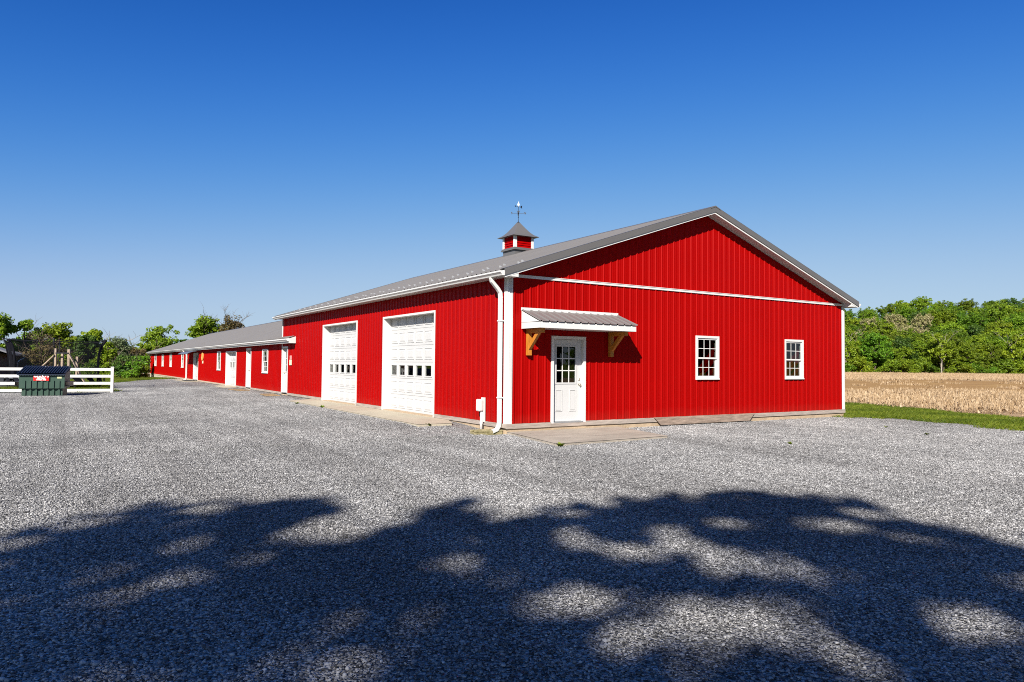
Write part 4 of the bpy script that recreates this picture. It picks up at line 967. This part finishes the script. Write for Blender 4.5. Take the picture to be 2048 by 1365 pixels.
def tree_kind(seed, H, Rad, cb, ncl, per, leaf, lm, bm=BARK, lobes=6, trunk_r=.16, clr=.2, bare=0, low=False):
    R = np.random.default_rng(seed); rr = random.Random(seed); mb = MB()
    top = Vector((rr.uniform(-.05, .05)*H, rr.uniform(-.05, .05)*H, H*.72))
    TP = limb(mb, (0, 0, -.4), top, trunk_r, trunk_r*.35, 7, 6, .03, rr)
    lc = []
    for i in range(lobes):
        a = 2*PI*i/lobes+rr.uniform(-.4, .4); z = rr.uniform(.15, .95); e = math.sqrt(max(.05, 1-(2*z-1)**2*.85)); r = Rad*rr.uniform(.35, .72)*e
        lc.append((r*math.cos(a), r*math.sin(a), cb+(H-cb)*z*.86, Rad*rr.uniform(.32, .55)))
    lc.append((0, 0, H-Rad*.42, Rad*.42))
    for x, y, z, r in lc:
        k = min(len(TP)-1, max(2, int(z/H*len(TP)*.8))); limb(mb, TP[k], (x, y, z), trunk_r*.38, .02, 5, 4, .08, rr)
    C = []; Q = []
    for i in range(ncl):
        x, y, z, r = lc[rr.randrange(len(lc))]; o = R.normal(0, 1, 3); o /= np.linalg.norm(o); o *= r*R.uniform(.35, 1.05)
        p = np.array([x+o[0], y+o[1], max(cb*.8 if not low else .2, z+o[2]*.85)]); C.append(p); Q.append(Rad*clr*R.uniform(.6, 1.25))
        if i % 3 == 0: limb(mb, (x, y, z), p, .022, .008, 3, 2, .08, rr)
    for i in range(bare):
        a = rr.uniform(0, 2*PI); st = TP[rr.randrange(3, len(TP))]; e = st+Vector((math.cos(a)*Rad*rr.uniform(.6, 1.15), math.sin(a)*Rad*rr.uniform(.6, 1.15), H*rr.uniform(.15, .38)))
        PP = limb(mb, st, e, .05, .016, 4, 5, .09, rr)
        for j in range(6):
            s_ = PP[rr.randrange(2, 6)]; limb(mb, s_, s_+Vector((rr.uniform(-.9, .9), rr.uniform(-.9, .9), rr.uniform(.2, 1.2))), .018, .007, 3, 3, .1, rr)
    V, F, T = leaves(C, Q, per, leaf, R)
    tm = bpy.data.meshes.new('trunk'); tm.from_pydata(mb.v, [], mb.f); tm.materials.append(bm); tm.polygons.foreach_set('use_smooth', [True]*len(tm.polygons))
    return tm, np_mesh('crown', V, F, lm, T)
def plant(kind, name, label, cat, x, y, s=1., rot=None, group=None, sz=None, dz=0):
    t = thing(name, label, cat, (x, y, float(gz(x, y))-.05+dz), random.uniform(0, 6.28) if rot is None else rot, group); t.scale = (s, s, sz or s)
    for nm, me in zip(('trunk', 'crown'), kind):
        o = bpy.data.objects.new(nm, me); COL.objects.link(o); o.parent = t
    return t

# far wooded hillside beyond the field
FK = [tree_kind(s, 10, 4.4, 1.0, 360, 46, .16, m, lobes=13, clr=.12) for s, m in ((1, LEAF), (2, LEAF), (3, LEAFY), (4, LEAF), (5, LEAFY))]
FKD = tree_kind(6, 10, 4.3, 1.0, 340, 46, .16, LEAFD, lobes=12, clr=.12)
BLK = tree_kind(8, 10.4, 4.3, 2.0, 330, 44, .15, BLOSSOM, lobes=12, clr=.12)
OPEN = tree_kind(9, 10.5, 3.6, 3.5, 46, 46, .25, LEAFY, PALEBARK, lobes=7, trunk_r=.22, clr=.2, bare=4)
E0 = (121.4, 69.1); ev = (.843, -.537); nv = (.537, .843)
def fw(s, q): return E0[0]+ev[0]*s+nv[0]*q, E0[1]+ev[1]*s+nv[1]*q
bl_spots = [(24, 34), (36, 46), (29.5, 38), (42, 44)]
hill = 'trees on the wooded hillside beyond the field'
for q in (1.5, 6, 11, 17, 24, 32, 41, 51, 62, 74, 88):
    s = (142+q)*.44-65-30+rng.uniform(0, 4)
    while s < (142+q)*.76-65+9:
        x, y = fw(s+rng.uniform(-1, 1), q+rng.uniform(-1.8, 1.8))
        near_bl = any(abs(s-(a-(b_-q)*.5)) < 6 and 0 < b_-q < 16 for a, b_ in bl_spots)
        sc = rng.uniform(.62, .95) if q < 12 else rng.uniform(.8, 1.12)
        if near_bl: sc *= .7
        dark = rng.random() < .12
        plant(FKD if dark else FK[rng.integers(0, 5)], 'forest_tree',
              'dark leafy tree among the brighter woods beyond the field' if dark else ('leafy green tree in the front rank of the woods beyond the field' if q < 8 else 'leafy green tree up the wooded hillside beyond the field'),
              'tree', x, y, sc, None, hill, sc*rng.uniform(.9, 1.15)); s += rng.uniform(4.4, 6.6)*(1 if q < 40 else 1.15)
for (s, q), lb in zip(bl_spots, ('leftmost cream-blossomed tree, low on the wooded hillside near the barn eave', 'largest cream-blossomed tree, highest on the wooded hillside', 'small cream-blossomed tree between the two larger blossoming ones', 'rightmost, faint cream-blossomed tree on the wooded hillside')):
    x, y = fw(s, q); plant(BLK, 'blossoming_tree', lb, 'tree', x, y, .8 if s in (29.5, 42) else 1.0, None, 'blossoming trees on the hillside', 1.15 if s != 29.5 else .95)
for s, lb in ((19.5, 'thin pale-limbed open tree in the middle of the woods edge'), (33.5, 'slender pale-trunked tree at the woods edge near the right frame edge'), (.6, 'thin pale-trunked tree at the woods edge beside the barn corner')):
    x, y = fw(s, -1.2); plant(OPEN, 'woods_edge_tree', lb, 'tree', x, y, .72, None, 'pale-trunked trees at the woods edge', .8)
SH = tree_kind(21, 2.4, 1.7, .1, 110, 50, .12, LEAFY, lobes=7, trunk_r=.05, clr=.28, low=True); SH2 = tree_kind(22, 2.4, 1.7, .1, 110, 50, .12, LEAF, lobes=7, trunk_r=.05, clr=.28, low=True)
s = -28.
while s < 66:
    x, y = fw(s, rng.uniform(-2.6, -.8)); k = rng.uniform(.6, 1.35); plant(SH if rng.random() < .5 else SH2, 'edge_bush', 'low leafy bush at the foot of the woods beyond the field', 'bush', x, y, k, None, 'bushes along the woods edge', k*rng.uniform(.8, 1.3)); s += rng.uniform(1.8, 3.6)

# trees at the left behind the fence and beyond the wing
T_ = tree_kind
plant(T_(31, 7.4, 2.8, 1.0, 170, 50, .18, LEAFY, lobes=10, clr=.2, low=True), 'left_tree', 'bright green tree at the left frame edge behind the shed', 'tree', -15.6, 91.1)
plant(T_(32, 7.1, 2.2, 1.0, 110, 46, .16, LEAF, lobes=8, clr=.19, bare=3), 'left_tree', 'rugged green tree with bare twigs just right of the left edge', 'tree', -12.7, 92.8)
plant(T_(33, 6.9, 2.9, .1, 220, 50, .17, LEAFY, lobes=12, clr=.19, low=True), 'left_tree', 'round bright green tree rising behind the trampoline', 'tree', -9.2, 95.4)
plant(T_(34, 4.0, 1.7, .2, 90, 30, .08, LEAFB, BARK, lobes=10, trunk_r=.05, clr=.25, bare=14, low=True), 'bare_shrub', 'bronze bare-stemmed shrub standing behind the dumpster', 'shrub', -10.4, 59.5)
plant(T_(35, 5.1, 1.9, .3, 110, 60, .15, LEAFD, lobes=8, clr=.22, low=True), 'shaded_tree', 'dense tree with shade put into its leaf colour behind the right half of the trampoline', 'tree', -6.4, 79.3)  # darker leaf colour carries the shade this tree stands in
plant(T_(36, 6.3, 2.4, .3, 170, 50, .18, LEAFY, lobes=7, clr=.21), 'left_tree', 'bright topped tree behind the dark dense tree', 'tree', -5.1, 99.8)
plant(T_(37, 3.9, 1.05, .2, 70, 50, .12, LEAFY, lobes=6, trunk_r=.07, clr=.28, low=True), 'young_tree', 'slim yellow-green young tree behind the fence end post', 'tree', -5.0, 68.9)
plant(T_(38, 5.2, 2.1, .6, 70, 40, .11, LEAFS, PALEBARK, lobes=8, trunk_r=.08, clr=.24, bare=3), 'silvery_tree', 'sparse silvery-leaved tree between the fence and the low wing', 'tree', -2.8, 86.5)
plant(T_(39, 3.8, 1.6, .2, 60, 40, .11, LEAFB, lobes=8, trunk_r=.07, clr=.25, bare=4, low=True), 'bronze_bush', 'brown-green bush in front of the far white houses', 'bush', -.8, 89.5)
plant(T_(40, 7.3, 4.2, 1.8, 130, 50, .18, LEAFY, lobes=9, clr=.17), 'left_tree', 'broad open-crowned tree just beyond the far end of the wing', 'tree', 3.4, 108.5)
plant(T_(41, 5.8, 2.8, 1.6, 70, 60, .19, LEAF, lobes=8, clr=.19), 'left_tree', 'lower green tree peeking over the wing roof edge', 'tree', 7.6, 110.5)
plant(T_(42, 9.8, 3.3, 2.2, 150, 50, .19, LEAF, lobes=8, clr=.19, bare=5), 'tall_tree', 'tall green tree rising above the low wing roof', 'tree', 10.6, 109.6)
plant(T_(43, 9.8, 3.1, 2.0, 150, 40, .15, LEAFB, lobes=9, clr=.2, bare=18), 'tall_tree', 'tall bronze tree with bare twigs above the low wing roof', 'tree', 14.2, 107.6)
for i, (x, y, h, w) in enumerate([(-13.1, 107.1, 5.6, 2.3), (-9.8, 105, 5.2, 2.2), (-6.9, 103.4, 5.0, 2.0), (-2.0, 100.1, 4.9, 2.0), (1.0, 98.2, 4.5, 1.8), (2.9, 97.5, 5.4, 2.0)]):
    plant(T_(60+i, h, w, .5, 130, 46, .15, LEAFY if i % 2 else LEAF, lobes=9, clr=.19, low=True), 'left_tree', ('leafy tree behind the bronze shrub', 'leafy tree filling the gap right of the round bright tree', 'low leafy tree behind the dark dense tree', 'leafy tree behind the silvery tree', 'small leafy tree between the far white houses', 'leafy tree at the near side of the broad open-crowned tree')[i], 'tree', x, y)
und = [(-7.8, 66.0, 1.7), (-6.4, 65.1, 1.6), (-5.2, 64.3, 1.7), (-4.1, 63.6, 1.6), (-3.2, 63.1, 1.8), (-2.3, 64.5, 1.6), (-3.6, 74, 2.6), (-1.6, 76, 2.6), (-5.6, 73, 2.4), (-.9, 83, 2.6)]
for x in np.arange(-26, 3, 2.3): und.append((x, 101-.4*x+rng.uniform(-2, 2), rng.uniform(3.3, 4.6)))
for x in np.arange(-22, -7, 2.2): und.append((x, 72-.3*x+rng.uniform(-3, 3), rng.uniform(1.8, 2.8)))
UK = [tree_kind(50+i, 2.6, 1.5, .1, 55, 44, .12, m, lobes=7, trunk_r=.05, clr=.28, low=True, bare=2) for i, m in enumerate((LEAFD, LEAF, LEAFY))]
for i, (x, y, h) in enumerate(und):
    plant(UK[i % 3], 'hedgerow_bush', ('dark' if i % 3 == 0 else 'mid green' if i % 3 == 1 else 'yellow-green')+' leafy bush in the hedgerow behind the fence and lawn', 'bush', x, y, h/2.6, None, 'hedgerow bushes at the left')
bt = 'far leafy trees on the skyline left of the barn'
for x in np.arange(-70, 60, 7.5):
    plant(FK[rng.integers(0, 5)], 'skyline_tree', 'far leafy tree low on the skyline left of the barn', 'tree', x, 178-.45*x+rng.uniform(-6, 6), .42, None, bt, .34)

# ------------------------------------------------------------------ the yard trees behind the photographer that shade the gravel
EDGE = [[-9.26, -6.44], [-8.82, -5.82], [-8.22, -5.2], [-7.82, -5.18], [-6.88, -5.65], [-5.99, -5.99], [-5.55, -6.57], [-4.69, -6.9], [-4.78, -7.49], [-4.0, -7.63], [-3.37, -7.48], [-2.46, -7.64], [-1.11, -8.01], [-0.89, -8.72], [-0.54, -9.28], [-1.18, -10.13], [-1.16, -10.64], [-1.12, -11.01], [-1.0, -13.6], [-5, -15.2], [-10.4, -14.2], [-11.6, -9.5], [-11, -7.2]]
GAPS = [[-6.62, -7.34, 0.35], [-7.91, -7.13, 0.15], [-8.08, -8.22, 0.17], [-6.06, -8.87, 0.15], [-2.88, -9.01, 0.22], [-2.06, -9.62, 0.29], [-1.25, -9.52, 0.19], [-4.58, -9.38, 0.27], [-3.94, -9.42, 0.22], [-4.01, -10.08, 0.36], [-3.84, -10.44, 0.18], [-5.28, -10.93, 0.25], [-5.78, -10.82, 0.16], [-5.22, -10.52, 0.16], [-4.69, -11.01, 0.26], [-5.01, -11.42, 0.2], [-7.48, -10.41, 0.15], [-4.04, -11.04, 0.12], [-4.28, -11.72, 0.18], [-3.76, -11.68, 0.2], [-3.89, -11.91, 0.15], [-5.0, -11.76, 0.16], [-7.8, -10.14, 0.09]]
gr_ = np.random.default_rng(4)
GAPS += [[-6.1, -7.0, .42], [-5.75, -6.75, .28], [-7.4, -5.75, .2]]
GAPS += [[gr_.uniform(-6.5, -1.6), gr_.uniform(-12.3, -8.6), gr_.uniform(.03, .16)] for _ in range(10)]+[[gr_.uniform(-9.2, -6.0), gr_.uniform(-11, -6.2), gr_.uniform(.0, .1)] for _ in range(6)]
for (x0, y0), (x1, y1) in zip(EDGE[:17], EDGE[1:18]):
    for t in (.2, .6, .9): GAPS.append([x0+(x1-x0)*t+gr_.uniform(-.15, .15), y0+(y1-y0)*t-gr_.uniform(-.1, .35), gr_.uniform(-.05, .12)])
def inside(p, poly):
    c = False; j = len(poly)-1
    for i in range(len(poly)):
        if (poly[i][1] > p[1]) != (poly[j][1] > p[1]) and p[0] < (poly[j][0]-poly[i][0])*(p[1]-poly[i][1])/(poly[j][1]-poly[i][1])+poly[i][0]: c = not c
        j = i
    return c
def yard_tree(label, base, region, n):
    """crown whose leaf clumps fill the part of the air between the sun and the shaded gravel"""
    R = np.random.default_rng(77); C = []; Q = []
    while len(C) < n:
        g = (R.uniform(-15, 0), R.uniform(-18, -5))
        gj = (g[0]+R.normal(0, .13), g[1]+R.normal(0, .13))
        if not inside(gj, EDGE) or not region(g): continue
        if g[0] > -6.2 and math.sin(g[0]*5.1+1.3*math.sin(g[1]*3.3))+math.sin(g[1]*6.7+1.7*math.sin(g[0]*4.1+.5)) > 1.3: continue
        if any((g[0]-a)**2+(g[1]-b_)**2 < (r*1.0+.13)**2 for a, b_, r in GAPS): continue
        k = R.uniform(24, 38); C.append(np.array([g[0]+TOSUN.x*k, g[1]+TOSUN.y*k, -.24+TOSUN.z*k])); Q.append(R.uniform(.06, .22))
    V, F, T = leaves(C, Q, 15, .12, R)
    mb = MB(); rr = random.Random(5); top = Vector(np.mean(C, 0)); bz = Vector((base[0], base[1], -.5)); P = limb(mb, bz, top, .38, .14, 9, 7, .02, rr)
    hub = []
    for i in range(14):
        c = Vector(C[rr.randrange(len(C))]); s_ = P[rr.randrange(3, 7)]; PP = limb(mb, s_, s_.lerp(c, .85), .09, .03, 6, 5, .05, rr); hub += PP[2:]
    for i in range(60):
        c = Vector(C[rr.randrange(len(C))]); h = min(hub, key=lambda p: (p-c).length); limb(mb, h, c, .025, .008, 4, 3, .06, rr)
    t = thing('yard_tree', label, 'tree', (base[0], base[1], -.24)); mb.build('trunk', BARK, t, smooth=True)
    me = np_mesh('crown', V-np.array([base[0], base[1], -.24]), F, LEAF, T); o = bpy.data.objects.new('crown', me); COL.objects.link(o); o.parent = t
yard_tree('big leafy yard tree left behind the camera casting dappled shade on gravel', (-22.5, -23.5), lambda g: g[0]+.25*g[1] < -8.2, 2700)
yard_tree('big leafy yard tree right behind the camera casting dappled shade on gravel', (-18.5, -26), lambda g: g[0]+.25*g[1] >= -8.2, 2000)

# tall woods on the far side of the yard, behind and to the right of the photographer (seen in the window glass)
DK = tree_kind(90, 16, 5.5, 1.0, 150, 40, .5, LEAFD, lobes=10, trunk_r=.3, clr=.2)
for i, (x, y) in enumerate([(26+7*k, -24-5*k+(-1)**k*2) for k in range(9)]+[(22+7.5*k, -33-5*k) for k in range(8)]):
    plant(DK, 'tall_tree', 'tall dark tree in the woods across the yard opposite the gable', 'tree', x, y, rng.uniform(.9, 1.15), None, 'tall woods across the yard')
